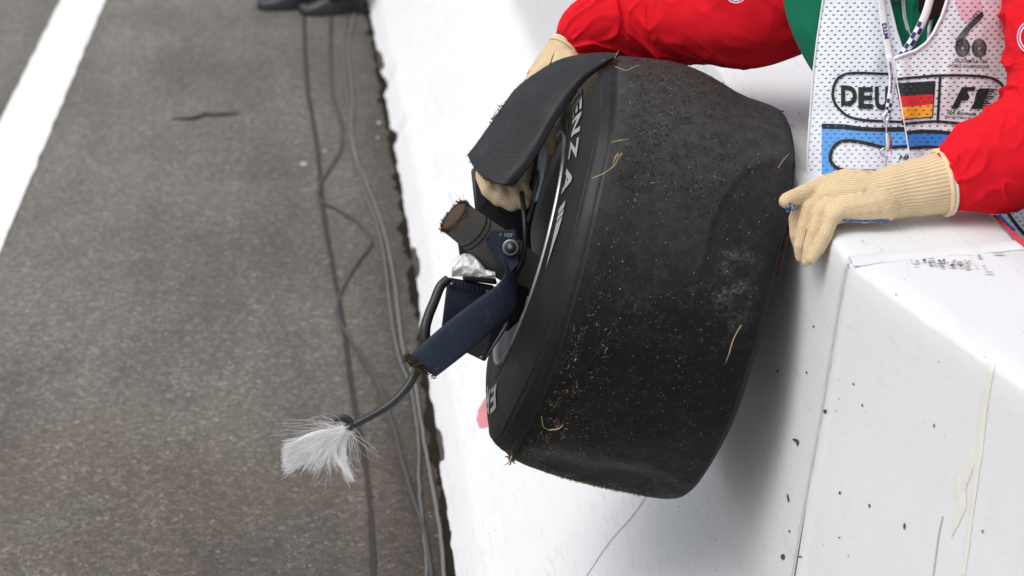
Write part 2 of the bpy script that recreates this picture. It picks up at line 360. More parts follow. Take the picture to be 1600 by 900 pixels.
# ------------------------------------------------------------------ concrete barriers
PROF=[(0.215,0.0),(.222,.012),(.255,.070),(.268,.086),(.285,.098),(.40,.205),(.52,.312),(.625,.402),(.642,.420),(.651,.445),(.660,.55),(.676,.72),(.693,.88),(.7085,1.06),(.7115,1.088),(.7145,1.0965),(.722,1.1),(.80,1.101),(.90,1.101),(.968,1.100),(.976,1.096),(.980,1.08),(1.0,.8),(1.05,.42),(1.2,.1),(1.22,0)]
def wn(y,z,x): return .002*nz(y*1.5,z*3,x*3)+.001*nz(y*9,z*9,5)
def wall(name,org,ang,ys,mat,label,cut=True,parent=None,mit=1,y0j=0):
    P=np.array(PROF); v=[]; nn=len(ys)
    # densify the profile
    Q=[]
    for i in range(len(P)-1):
        d=np.linalg.norm(P[i+1]-P[i]); k=max(1,int(d/.035))
        for j in range(k): Q.append(P[i]+(P[i+1]-P[i])*j/k)
    Q.append(P[-1]); Q=np.array(Q); m_=len(Q)
    ca,sa=math.cos(ang),math.sin(ang)
    for i,y in enumerate(ys):
        for x,z in Q:
            xx=x+wn(y,z,x)
            zz=z+(.0016*nz(y*2,x*4,9) if z>.02 else 0)
            if cut and z<.10 and x<.30:
                # broken, undercut foot
                a=.006*nz(y*4,0,3)+.004*nz(y*17,1,3)
                for yc,wd,dp in ((6.35,.10,.02),(6.95,.12,.02)):
                    a+=dp*max(0,1-((y-yc)/wd)**2)*(1 if z<.085 else .5)
                xx+=a*(1-z/.13)
            if .705<xx<.73 and z>1.06: # chipped arris
                zz-=.004*max(0,nz(y*30,0,1)); xx+=.004*max(0,nz(y*24,3,1))
            if cut and y>5.3: xx-=.017*(y-5.3)*(1 if y<12 else 12/y)
            lx=(xx-.715); dj=abs(y-y0j); yy=y+mit*lx*math.tan(math.radians(7.75))*max(0,1-dj/.5)
            v.append((org[0]+lx*ca+yy*sa*1.0, org[1]-lx*sa+yy*ca, zz))
    f=gridfaces(nn,m_)
    f.append(tuple(range(m_-1,-1,-1))); f.append(tuple(range((nn-1)*m_,nn*m_)))
    return mesh(name,v,f,mat,parent,True)
JY=2.487
wallA=empty('concrete_barrier',(.715,JY,0),'long white painted concrete barrier running away behind the tyre, chipped along its foot','barrier','concrete barrier blocks')
ysA=list(np.arange(.0008,9.0,.02))+list(np.arange(9.0,30,.5))
# wall() works in barrier-local y measured from the joint
def shiftys(ys,y0): return ys
_n=nz
bA=wall('barrier_block',(.715,0),0.0,[JY+y for y in ysA],M_WALL,'',True,wallA,1,JY)
wallB=empty('concrete_barrier',(.715,JY,0),'near white concrete barrier block at the right, angled away past the joint','barrier','concrete barrier blocks')
ANG=math.radians(180+15.5-180)
bB=wall('barrier_block',(.715,JY),-ANG,[-y for y in list(np.arange(.0008,3.2,.03))][::-1],M_WALL2,'',False,wallB,-1,0)
# mortar in the joint
def facex(z): # x of the front face at height z
    P=PROF
    for (x0,z0),(x1,z1) in zip(P,P[1:]):
        if z0<=z<=z1 and z1>z0: return x0+(x1-x0)*(z-z0)/(z1-z0)
    return .715
jv=[];jf=[]
zs=np.linspace(.06,1.094,90)
for i,z in enumerate(zs):
    x=facex(z)+wn(JY,z,facex(z))-.0016; wj=.0050*(1+.5*nz(z*30,0,0)); 
    for dx,dy in ((0.003,-wj),(0,-wj*.3),(.0,wj*.3),(.003,wj)): jv.append((x+dx+.001*nz(z*60,dy*200,2),JY+dy+.0015*nz(z*25,4,4),z))
mesh('joint_mortar',jv,gridfaces(90,4),M_JOINT,wallA)
jv=[];
for i,x in enumerate(np.linspace(.712,.98,30)):
    for dy in (-.006,-.002,.002,.006): jv.append((x,JY+dy*(1+.8*nz(x*40,1,1))+.0*x,1.1028+.001*nz(x*60,dy*90,1)))
pv=[]
for i,lx in enumerate(np.linspace(.0005,.262,60)):
    yc=JY+lx*math.tan(math.radians(7.75))
    for k in range(5): pv.append((.7155+lx,yc+(k-2)*.009*(1+.5*nz(lx*30,k,3)),1.1038+.0006*nz(lx*50,k,1)-(.0028 if k in (0,4) else 0)))
mesh('paint_film',pv,gridfaces(60,5),M_WALL2,wallB)
# decals in wall-face coordinates
def blob(name,cx,cz,rx,rz,mat,parent,fn,n=26,jag=.35,seed=0,rot=0):
    v=[fn(cx,cz)]
    for i in range(n):
        a=2*PI*i/n; r=1+jag*nz(math.cos(a)*1.7+seed,math.sin(a)*1.7,seed)+jag*.7*nz(math.cos(a)*5+seed,math.sin(a)*5,seed)
        u,w_=rx*r*math.cos(a),rz*r*math.sin(a); v.append(fn(cx+u*math.cos(rot)-w_*math.sin(rot),cz+u*math.sin(rot)+w_*math.cos(rot)))
    return mesh(name,v,[(0,1+i,1+(i+1)%n) for i in range(n)],mat,parent,False)
def pxface(x,y,side,lift=.0012):
    """point on the front face seen at photo pixel (x,y): march along the ray until it meets the worn profile"""
    r=ray(x,y); ca,sa=math.cos(-ANG),math.sin(-ANG)
    def inside(t):
        p=C0+r*t
        if side=='A': lx=p.x; ly=p.y
        else:
            dx,dy=p.x-.715,p.y-JY; lx=.715+dx*ca-dy*sa; ly=dx*sa+dy*ca
        if p.z<=0: return True
        if p.z>=1.1: return False
        fx=facex(p.z); d=wn(ly,p.z,fx)-(.0016*nz(ly*2,fx*4,9)*1.25 if p.z<.42 else 0)
        if side=='A' and ly>5.3: d-=.017*(ly-5.3)
        return lx>fx+d-lift*(1.6 if p.z<.42 else 1)
    a=1.8
    while a<9 and not inside(a+.04): a+=.04
    b=a+.04
    for _ in range(13):
        m_=(a+b)/2
        if inside(m_): b=m_
        else: a=m_
    return C0+r*b
def decal(name,poly,mat,parent,side):
    P=[pxface(x,y,side) for x,y in poly]; c=sum(P,Vector())/len(P)
    return mesh(name,[c]+P,[(0,1+i,1+(i+1)%len(P)) for i in range(len(P))],mat,parent,False)
def jagged(poly,j=2,seed=0):
    out=[]
    for i,(a,b) in enumerate(zip(poly,poly[1:]+poly[:1])):
        n=max(2,int(math.hypot(b[0]-a[0],b[1]-a[1])/6))
        for k in range(n):
            t=k/n; x=a[0]+(b[0]-a[0])*t; y=a[1]+(b[1]-a[1])*t
            out.append((x+j*nz(x*.13,y*.13,seed),y+j*nz(x*.13,y*.13,seed+7)))
    return out
decal('red_paint_mark',jagged([(758,620),(768,640),(775,667),(748,667),(744,655),(750,635)],3),M_REDP2,wallA,'A')
for poly in ([(643,382),(650,388),(654,405),(656,425),(652,434),(645,428),(641,405)],[(683,668),(688,674),(691,690),(694,704),(694,718),(687,722),(680,714),(682,690)],[(605,212),(611,216),(617,232),(616,243),(607,240)],[(590,78),(596,84),(601,102),(596,110),(588,95)]):
    decal('foot_notch',jagged(poly,1.5,3),M_PIT,wallA,'A')
def strip(poly,side,mat,name,parent,wd):
    v=[]
    P=catmull([(x,y,w_) for x,y,w_ in poly],60)
    for i,(x,y,w_) in enumerate(P):
        w2=w_*(1+.3*nz(y*.05,3,3)); v+= [pxface(x-w2,y,side,.0008),pxface(x,y,side,.0016),pxface(x+w2,y,side,.0008)]
    return mesh(name,v,gridfaces(60,3),mat,parent,False)
strip([(1549,566,6),(1537,630,7),(1530,700,6),(1520,780,4),(1511,850,4),(1505,899,3)],'B',M_GLUE,'glue_run',wallB,5)
strip([(1497,742,2),(1496,760,10),(1502,790,8),(1494,815,6),(1487,838,1)],'B',M_GLUE,'glue_run',wallB,5)
strip([(1527,700,8),(1518,715,9),(1508,740,10),(1503,765,5)],'B',M_GLUE,'glue_run',wallB,5)
strip([(1473,806,1.0),(1466,840,1.2),(1458,899,1.2)],'B',M_JOINT,'scratch',wallB,1)
for pl in ([(1008,779,.7),(985,810,.9),(950,850,1.0),(913,905,.8)],[(700,300,.8),(715,330,1.2),(722,352,.8)]):
    strip(pl,'A',M_JOINT,'crack',wallA,1)
# pits: small holes in the paint
for i,(x,y,a,b,rot) in enumerate([(1289,643,3,3.4,0),(1243,688,5,2.5,.4),(1246,692,2,5,.1),(1231,778,1.4,7,-.15),(1223,870,3.2,4.5,0),(1215,580,1.6,2.4,0),(1333,600,1.2,2,0),(1312,770,1.8,2.6,0),(1347,633,1.2,2,0),(1413,822,1.8,5,0),(1400,460,1,1.5,0),(1271,510,1.2,1.8,0),(1459,665,1.3,3,0),(1535,830,1.4,2.4,0),(1260,582,1.3,2,0),(1250,870,3,1.2,0),(1311,840,2,1,0),(1358,790,1.6,3,0),(1233,830,1.2,2,0)]):
    side='A' if x<1333-(y-408)*.2 else 'B'; par=wallA if side=='A' else wallB
    poly=[]
    for k in range(12):
        an=2*PI*k/12; r=1+.45*nz(math.cos(an)*2+i,math.sin(an)*2,i); u=a*r*math.cos(an);w_=b*r*math.sin(an)
        poly.append((x+u*math.cos(rot)-w_*math.sin(rot),y+u*math.sin(rot)+w_*math.cos(rot)))
    decal('paint_pit',poly,M_PIT,par,side)
# on the top surface
def topdecal(name,poly,mat,parent,z=1.1048): 
    P=[onz(x,y,z) for x,y in poly]; c=sum(P,Vector())/len(P)
    return mesh(name,[c]+P,[(0,1+i,1+(i+1)%len(P)) for i in range(len(P))],mat,parent,False)
for i,(x,y,a,b) in enumerate([(1444,406,3,1.8),(1455,404,5,1.1),(1472,408,6,1.4),(1500,410,5,2.0),(1512,417,5,1.6),(1486,415,4,1.2),(1545,425,8,.8),(1430,413,4,.8),(1219,231,4,2.6),(1222,174,3,1.4),(1249,177,2,1),(1237,195,6,.8),(1560,395,10,1.2),(1348,376,1.5,1.3),(1530,400,3,2)]):
    poly=[(x+a*(1+.6*nz(math.cos(k*.52)*3+i,math.sin(k*.52)*3,i))*math.cos(k*.5236),y+b*(1+.8*nz(math.cos(k*.52)*3-i,math.sin(k*.52)*3,i))*math.sin(k*.5236)) for k in range(12)]
    par=wallA if y<250 else wallB
    topdecal('paint_pit',poly,M_PIT if i in (0,8,9) else M_CHIPG,par)
for i in range(46):
    x=1475+34*random.gauss(0,.75); y=411+.07*(x-1475)+random.gauss(0,3.2); a=random.uniform(.8,3.6); b=random.uniform(.4,1.5)
    topdecal('paint_pit',[(x+a*(1+.6*nz(math.cos(k*.7)*3+i,math.sin(k*.7)*3,i))*math.cos(k*.785),y+b*math.sin(k*.785)) for k in range(8)],random.choice((M_CHIPG,M_CHIPG,M_PIT)),wallB,1.1052)
topdecal('red_paint_mark',jagged([(1549,336),(1558,337),(1603,378),(1603,388),(1592,380)],2.2,4),M_REDP,wallB)
# soil packed against the foot of the wall
def soilf(u,v_):
    y=3.0+u*6.5; x=.206+v_*.070-.03*abs(nz(y*2.3,1,1))-.022*nz(y*11,1,1)*(1-v_)-.010*nz(y*37,1,1)*(1-v_)-.017*max(0,y-5.3)
    return (x,y,.003+.016*v_*(1+nz(y*9,v_*5,3))+.004*abs(nz(y*40,v_*9,3))*(v_>.02))
tag(grid('soil_edging',soilf,420,8,M_SOIL),kind='structure')

# ------------------------------------------------------------------ cables on the ground
def cable(px,r,mat,label,grp='cables lying along the foot of the barrier'):
    pts=[]
    for i,(x,y) in enumerate(px): p=onz(x,y,r); pts.append(p)
    P=catmull(pts,140)
    P=[Vector(p)+Vector((.002*nz(i*.35,r*900,0),0,.001*abs(nz(i*.2,3,3)))) for i,p in enumerate(P)]
    o=tube('cable',P,[r]*len(P),mat,None,nl=len(P),ns=8)
    return tag(o,label,'cable',grp)
cable([(517,-30),(517,27),(516,90),(519,150),(532,187),(533,230),(516,262),(499,290),(499,312),(525,326),(552,342),(574,363),(578,383),(562,405),(543,435),(528,470),(530,500),(550,535),(572,570),(590,600),(606,640),(618,680),(628,720),(642,770),(660,820),(668,860),(674,905),(680,960)],.0048,M_CAB2,'dark grey cable with a wide S bend on the asphalt')
cable([(556,-20),(552,30),(545,60),(544,90),(549,130),(551,165),(548,200),(557,245),(576,295),(598,355),(613,420),(622,490),(630,545),(646,590),(655,640),(663,690),(672,740),(683,800),(690,850),(694,905),(698,960)],.0044,M_CAB3,'pale grey cable closest to the foot of the barrier')
cable([(548,-20),(540,35),(538,100),(546,170),(551,230),(566,290),(590,352),(603,420),(612,500),(624,560),(640,600),(650,650),(655,700),(655,760),(660,810),(665,860),(667,905),(668,960)],.0038,M_CAB1,'thinner grey cable between the S bent cable and the pale one')
o=tube('rubber_strip',[onz(270,184,.006),onz(300,184,.008),(onz(322,178,.006)),onz(345,178,.007),onz(374,176,.006)],[.004,.006,.005,.006,.003],M_CAB2,None,nl=30,ns=8)
tag(o,'short dark strip of rubber lying alone on the open asphalt','debris')
# loose stone chips
def chips(name,n,fn,r0,r1,mat,label,cat,parent=None):
    v=[];f=[]
    for i in range(n):
        p,s=fn(i); s*=random.uniform(r0,r1); b=len(v)
        q=[Vector((random.gauss(0,1),random.gauss(0,1),abs(random.gauss(0,.6)))) for _ in range(6)]
        for k in q: v.append(Vector(p)+k.normalized()*s*random.uniform(.6,1))
        f+=[(b,b+1,b+2),(b,b+2,b+3),(b,b+3,b+4),(b+1,b+4,b+5),(b+2,b+5,b+3),(b+1,b+2,b+5),(b,b+4,b+1)]
    o=mesh(name,v,f,mat,parent,False); return tag(o,label,cat,None,'stuff')
def groundpt(i):
    y=3.2+5.5*random.random()**1.3; x=-1.9+2.1*random.random()
    return (x,y,.001),1
chips('stone_chips',2200,groundpt,.001,.0036,M_CHIP,'pale stone chips scattered over the asphalt','stone chips')
for k,(x,y,s) in enumerate([(475,257,.014),(508,236,.008),(592,192,.009),(590,215,.006),(573,285,.006)]):
    c=onz(x,y,.004); v=[];bm=bmesh.new(); bmesh.ops.create_icosphere(bm,subdivisions=2,radius=s)
    for q in bm.verts: q.co*=1+.3*nz(q.co.x*90+k,q.co.y*90,q.co.z*90); q.co.z*=.5
    me=bpy.data.meshes.new('pebble'); bm.to_mesh(me); bm.free(); o=link('pebble',me,M_CHIP); o.location=c
    tag(o,['biggest pale pebble, left of the seam by the cables','pale pebble beside the bend of the S bent cable','pale pebble right of the pale cable near the wall','small pebble just below another by the pale cable','small pebble between the pale cable and the wall foot'][k],'pebble','pale pebbles on the asphalt')

# ------------------------------------------------------------------ the broken race wheel
CP=(1001,434); K=1.048; CT=at(CP[0],CP[1],3.10*K)
def atw(x,y,d): return at(x,y,d*K)      # distances on the wheel were measured for a tyre at 3.1 m; it hangs at 3.25 m
rv=ray(*CP).normalized(); rx=(Rt-rv*Rt.dot(rv)).normalized(); ru=rx.cross(rv).normalized()
tilt=math.radians(14.6); PH=math.radians(9.8)
ax=(-rx*math.cos(tilt)+ru*math.sin(tilt))*math.cos(PH)-rv*math.sin(PH); ax.normalize()     # axle, towards the side that shows
e2=(rx*math.sin(tilt)+ru*math.cos(tilt)); e2=(e2-ax*e2.dot(ax)).normalized()
e1=ax.cross(e2); 
if e1.dot(rv)>0: e1=-e1
WP=lambda s,r,phi: CT+ax*(s*K)+(e1*math.cos(phi)+e2*math.sin(phi))*(r*K)
wheel=empty('race_wheel',tuple(CT),'torn off racing car wheel with slick tyre and broken suspension held against the barrier','wheel')
SIDEP=[(.172,.1885),(.178,.193),(.1825,.205),(.1830,.225),(.180,.25),(.1725,.275),(.163,.298),(.158,.309),(.1545,.3125),(.1515,.3130),(.1485,.3165),(.143,.3185),(.140,.3185),(.137,.3215)]
TRD=[(.13,.3255),(.122,.3275)]+[(s,.3285+.0035*(1-(s/.12)**2)) for s in np.linspace(.11,-.11,46)]+[(-.122,.3280),(-.130,.3258)]
FAR=[(-.137,.3215),(-.1385,.3185),(-.140,.3185),(-.145,.312),(-.150,.298),(-.152,.27),(-.152,.24),(-.151,.21),(-.150,.19),(-.148,.18)]
def deform(s,r,phi):
    d=(math.degrees(phi)+180)%360-180; phi=math.radians(d); ds=0;dr=0
    k=sstep(.28,.318,r)
    t=max(0,1-(s/.125)**2)
    # crease where the flat tyre folds in, above the bottom
    dr-=.013*k*math.exp(-((d+66)/8.5)**2)*t
    dr+=.004*k*math.exp(-((d+84)/9)**2)*t
    # the roll at the top: high near the left shoulder, dropping away to the right
    dr-=.012*k*math.exp(-((d-84)/26)**2)*sstep(.0,-.09,s)
    dr+=.008*k*math.exp(-((d-86)/20)**2)*math.exp(-((s-.04)/.06)**2)
    # flat spot with a curved edge on the upper right of the tread
    y=r*math.sin(phi); q=math.hypot((s+.128)/.100,max(0,y-.085)/.135)
    if d<92: dr-=.0026*k*(1-sstep(.965,1.0,q))*sstep(-.16,.14,y)
    dr+=.0006*k*math.exp(-((q-1.03)/.035)**2)*sstep(-.04,.06,y)
    dr+=.0022*k*nz(s*9,math.cos(phi)*3,math.sin(phi)*3)+.0007*k*nz(s*40,phi*14,1)
    ds+=.005*nz(math.cos(phi)*2,math.sin(phi)*2,4)*sstep(.2,.3,r)
    if s<0: ds+=.010*math.exp(-((d-5)/50)**2)*sstep(0,-.1,s)-.004*math.exp(-((d-38)/16)**2)*sstep(0,-.1,s)
    # sidewall sags outward low down
    if s>.13: ds+=.006*math.exp(-((math.sin(phi)+.9)/.5)**2)*(1-sstep(.3,.32,r))
    return ds,dr
def TP(s,r,phi):
    ds,dr=deform(s,r,phi); return WP(s+ds,r+dr,phi)
NPH=420
def lit_mask(s,ph):      # skylight painted onto the grained upper tread, weaker on the smooth flat spot
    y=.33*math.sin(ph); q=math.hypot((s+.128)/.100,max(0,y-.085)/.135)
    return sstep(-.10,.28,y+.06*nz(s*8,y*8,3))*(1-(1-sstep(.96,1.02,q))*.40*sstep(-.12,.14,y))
def lathe(name,prof,mat,parent,fn=TP,nph=NPH,dust=False):
    v=[];A=[];B=[];m_=len(prof)
    for i in range(nph):
        ph=2*PI*i/nph
        for s,r in prof:
            v.append(fn(s,r,ph))
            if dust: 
                B.append(lit_mask(s,ph)); A.append(max(0,1-((s+.085)/.045)**2-((math.sin(ph)*r-.02)/.09)**2)*(1 if math.cos(ph)>0 else 0)+.25*max(0,1-((s-.02)/.12)**2-((math.sin(ph)*r+.02)/.1)**2)*(math.cos(ph)>0))
    f=gridfaces(nph,m_,True)
    # face winding outwards
    o=mesh(name,v,[tuple(reversed(q)) for q in f],mat,parent)
    if dust:
        gt=o.data.attributes.new('skylit_grain','FLOAT','POINT'); gt.data.foreach_set('value',B)
        at_=o.data.attributes.new('dust','FLOAT','POINT'); at_.data.foreach_set('value',A)
    return o
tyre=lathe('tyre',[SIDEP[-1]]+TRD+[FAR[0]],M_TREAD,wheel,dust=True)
lathe('sidewall',SIDEP,M_SIDE,tyre); lathe('sidewall',FAR,M_SIDE,tyre)
# moulded rings on the sidewall
for r0,h in ((.303,.0012),(.211,.0012),(.203,.0010)):
    def sideS(r):
        for (s0,a),(s1,b) in zip(SIDEP,SIDEP[1:]):
            if a<=r<=b: return s0+(s1-s0)*(r-a)/(b-a)
        return .18
    s=sideS(r0); lathe('moulded_ring',[(s-.001,r0-.0015),(s+h,r0-.0008),(s+h,r0+.0008),(s-.001,r0+.0015)],M_SIDE,tyre,nph=240)
rim=lathe('rim',[(.174,.183),(.168,.174),(.165,.168),(.12,.166),(.06,.158),(.0,.150),(-.05,.146),(-.055,.06),(-.05,.0)],M_RIM,wheel,nph=160)
lathe('rim_lip',[(.172,.1855),(.180,.1850),(.1840,.1862),(.1848,.1885),(.1830,.1905),(.177,.1915)],M_LIP,rim,nph=260)
lathe('rim',[(-.148,.182),(-.145,.170),(-.12,.160),(-.05,.146)],M_RIM,wheel,nph=90)
lathe('rim_well_ring',[(.142,.166),(.140,.158),(.132,.156),(.128,.166)],M_DARK,rim,nph=160)
# hub and upright inside the rim
lathe('brake_drum',[(-.02,.0),(-.02,.145),(.11,.150),(.125,.140),(.13,.07),(.13,.0)],M_DARK,wheel,nph=90)
lathe('hub',[(.12,.055),(.150,.050),(.158,.040),(.158,.0)],M_DARK,wheel,nph=60)
# lettering: x runs clockwise round the sidewall, y outwards
def sidept(r,phi,lift=.0016):
    s=sideS(r); ds,dr=deform(s,r,phi); 
    return WP(s+ds+lift,r+dr+lift*.35,phi)
def ringtext(txt,phi0,phi1,r0,r1,shear=0,offset=.02,lean=0,name='sidewall_letter'):
    lettering(name,txt,lambda a,b:sidept(r0+(r1-r0)*b,math.radians(phi0+(phi1-phi0)*a+lean*b)),M_LET,tyre,shear=shear,offset=offset,sub=2)
for ch,a0,a1 in (('T',82,72.5),('O',95,84),('P',108,97),('E',70.5,60),('N',58,47.5),('Z',45.5,36)): ringtext(ch,a0,a1,.238,.266,offset=.035,lean=-3)
ringtext('A',32.5,21.5,.238,.266,offset=.035,lean=-2)
def ringpoly(pts,name='sidewall_stripe'):
    v=[sidept(r,math.radians(p)) for p,r in pts]; mesh(name,v,[tuple(range(len(v)))],M_LET,tyre,False)
ringpoly([(18.0,.262),(16.0,.245),(13.6,.246),(15.6,.263)]); ringpoly([(15.0,.2635),(13.0,.2465),(11.2,.2475),(13.2,.2645)])
ringpoly([(12.6,.265),(10.6,.248),(3,.250),(-5.0,.252),(3,.257),(8,.262)])
ringtext('E',-67,-81,.228,.266,offset=.03); ringtext('R',-84,-97,.228,.266,offset=.03)
# scuffed red band where the far sidewall shows
v=[];
for i in range(40):
    ph=math.radians(4+34*i/39); wv=.004*math.sin(PI*i/39)
    for r in (.300-wv,.300+wv):
        s=-.149; ds,dr=deform(s,r,ph); v.append(WP(s+ds-.0035,r+dr+.0035,ph))
mesh('red_sidewall_band',v,gridfaces(40,2),M_REDL,tyre,False)

# --- carbon panel bent over the top of the rim
edgeO=[(966,84),(925,84),(875,94),(835,117),(806,140),(784,170),(761,203),(743,228),(731,243)]
edgeI=[(964,88),(945,101),(916,124),(893,152),(868,190),(848,226),(829,257),(812,278),(801,291)]
dO=[3.00,3.01,3.03,3.04,3.05,3.05,3.04,3.03,3.02]; dI=[2.985,2.97,2.955,2.945,2.935,2.93,2.925,2.92,2.92]
EO=catmull([atw(x,y,d) for (x,y),d in zip(edgeO,dO)],60); EI=catmull([atw(x,y,d) for (x,y),d in zip(edgeI,dI)],60)
def panelf(u,v_):
    k=u*59; i=min(58,int(k)); t=k-i; a=Vector(EO[i]*(1-t)+EO[i+1]*t); b=Vector(EI[i]*(1-t)+EI[i+1]*t)
    p=a.lerp(b,v_); wd=(b-a).length
    p-=rv*(wd*.10*math.sin(PI*v_)**.7)                          # crowned towards us
    p+=rv*.010*math.exp(-((v_-1)/.09)**2)                        # inner edge turned in
    # lower edge bows out between its two corners
    low=max(0,u-.82)/.18; p+=(Vector(EO[-1]-EO[-6])).normalized()*(.017*math.sin(PI*v_)*low)
    p+=rv*.0012*nz(u*6,v_*3,1)
    return p
panel=grid('carbon_panel',panelf,90,36,M_CARB,wheel,uvfn=lambda u,v_:(u*4.2,v_*1.2),thick=.0032)
# ragged lower and outer edges
fr=[];ff=[]
def bits(name,pts,n,ln,mat,parent,spread=.004,wid=.0006,dirn=None,kind=True):
    v=[];f=[]
    for i in range(n):
        p=Vector(random.choice(pts))+Vector([random.gauss(0,spread) for _ in range(3)])
        d=Vector([random.gauss(0,1) for _ in range(3)]).normalized()
        if dirn is not None: d=(d*.6+Vector(dirn)).normalized()
        L=ln*random.uniform(.3,1); sd=d.orthogonal().normalized()*wid*random.uniform(.6,1.6); s2=d.cross(sd).normalized()*wid
        q=p+d*L*.5+Vector([random.gauss(0,L*.08) for _ in range(3)]); e=p+d*L
        b=len(v); v+=[p-sd,p+sd,p+s2,q-sd,q+sd,q+s2,e]
        f+=[(b,b+1,b+4,b+3),(b+1,b+2,b+5,b+4),(b+2,b,b+3,b+5),(b+3,b+4,b+6),(b+4,b+5,b+6),(b+5,b+3,b+6)]
    o=mesh(name,v,f,mat,parent,False)
    if kind: tag(o,kind='stuff')
    return o
bits('edge_splinters',[panelf(u,0.0) for u in np.linspace(.05,1,60)]+[panelf(1,v_) for v_ in np.linspace(0,1,30)],230,.006,M_DARK,panel,.0008,.0004)
bits('torn_fibres',[panelf(u,0.0) for u in np.linspace(.60,.70,30)],80,.0045,M_FRAY,panel,.0025,.0007,ru*.3-rx)
bits('panel_scratches',[panelf(u,v_)-rv*.0018 for u,v_ in ((.30,.35),(.31,.4),(.32,.45),(.12,.8),(.13,.7))],12,.012,M_GRIT,panel,.003,.00025,rx)

# --- broken wishbone stump (round duct tube with torn end)
st0,st1=atw(711,339,2.93),atw(790,402,2.995)
dirt_ax=(st1-st0).normalized()
stump=tube('wishbone_stump',[st0-dirt_ax*.002,st0.lerp(st1,.3),st0.lerp(st1,.6),st1,atw(842,440,3.04)],[(.0295,.021),(.030,.022),(.033,.024),(.036,.026),(.03,.026)],M_CARB2,wheel,nl=40,ns=40,ref=rv,caps=False)
sv_,sf_,_=tube_data([st0+dirt_ax*.006,st0+dirt_ax*.002,st0-dirt_ax*.003],[(.0285,.020),(.0285,.020),(.024,.016)],nl=12,ns=40,ref=rv,disp=lambda p,t,a,L:.003*nz(p.x*300,p.y*300,p.z*300))
mesh('torn_end',sv_,sf_,M_FRAY,stump)
n1=dirt_ax.cross(rv).normalized(); 
ring=[st0+n1*.028*math.cos(a)+n1.cross(dirt_ax)*.020*math.sin(a) for a in np.linspace(0,2*PI,60)]
bits('torn_fibres',ring,520,.0065,M_FRAY,stump,.0018,.0006,-dirt_ax*1.1)
bits('long_splinters',ring[:20],4,.022,M_FRAY,stump,.001,.0004,-dirt_ax*.4+ru)
for t in (.34,.42):
    c=st0.lerp(st1,t); tube('clamp_band',[c-dirt_ax*.0012,c+dirt_ax*.0012],[(.0315,.0235)]*2,M_CARB,stump,nl=3,ns=40,ref=rv)
# --- dark blue forked arm
def bladef(pts_a,pts_b,thick,n=50,m_=14):
    A=catmull(pts_a,n);B=catmull(pts_b,n)
    v=[]
    for i in range(n):
        a,b=Vector(A[i]),Vector(B[i]); w_=(b-a)
        for j in range(2*m_):
            an=2*PI*j/(2*m_); c=.5-.5*math.cos(an); h=math.sin(an)*thick
            v.append(a+w_*c-rv*h)
    f=[]
    k=2*m_
    for i in range(n-1):
        for j in range(k): f.append((i*k+j,i*k+(j+1)%k,(i+1)*k+(j+1)%k,(i+1)*k+j))
    f.append(tuple(range(k-1,-1,-1))); f.append(tuple(range((n-1)*k,n*k)))
    uv=[(i//k/12.,(i%k)/k) for i in range(len(v))]
    return v,f,uv
A1=[atw(*p) for p in [(636,558,2.87),(700,502,2.885),(748,466,2.90),(775,446,2.91),(790,424,2.925),(780,398,2.94),(762,378,2.95),(750,361,2.955)]]
B1=[atw(*p) for p in [(681,589,2.88),(735,547,2.895),(775,512,2.91),(806,484,2.925),(808,450,2.94),(808,415,2.95),(806,390,2.955),(800,362,2.96)]]
v,f,uv=bladef(A1,B1,.0062); arm=mesh('suspension_arm',v,f,M_BLUE,wheel,True,uv)
# torn end of the arm
e0,e1_=atw(636,558,2.868),atw(681,589,2.878); ad=(e0-atw(700,502,2.885)).normalized()
bits('torn_fibres',[e0.lerp(e1_,t) for t in np.linspace(0,.62,40)],500,.009,M_FRAY,arm,.003,.0007,ad*.5)
bits('torn_fibres',[e0.lerp(e1_,t) for t in np.linspace(.6,1,20)],30,.010,M_DARK,arm,.001,.0005,ad)
o=tube('seam_line',[atw(778,446,2.892),atw(786,470,2.893),atw(795,492,2.905)],[.0009]*3,M_DARK,arm,nl=12,ns=6)
# mounting plate with its bolt
prism('mount_plate',[atw(752,361,2.950),atw(806,359,2.955),atw(812,378,2.955),atw(812,412,2.945),atw(797,428,2.938),atw(776,404,2.945),atw(762,380,2.948)],-rv*.008,M_BLUE,arm)
bc=atw(798,387,2.934)
def disc(name,c,r,h,mat,parent,n=28,hole=0):
    pr=[(0,0),(r,0),(r,h*.8),(r*.92,h),(hole,h)] if not hole else [(hole,h*.2),(r,0),(r,h*.8),(r*.94,h),(hole,h)]
    v=[];
    for i in range(n):
        a=2*PI*i/n
        for q,z in pr: v.append(c+(rx*math.cos(a)+ru*math.sin(a))*q-rv*z)
    return mesh(name,v,gridfaces(n,len(pr),True),mat,parent)
w0=disc('washer',bc,.0135,.004,M_BOLT,arm,hole=.0095); disc('bolt_head',bc,.0085,.006,M_DARK,arm); disc('bolt_socket',bc-rv*.0061,.0035,.001,M_BOLT,arm)
prism('mount_lug',[atw(798,376,2.936),atw(812,376,2.938),atw(812,398,2.938),atw(798,398,2.936)],-rv*.003,M_DARK,arm)
lettering('lug_lettering','r 107',lambda a,b:atw(781+20*a,369-6*b+2*a,2.937),M_LET,arm,sub=0)
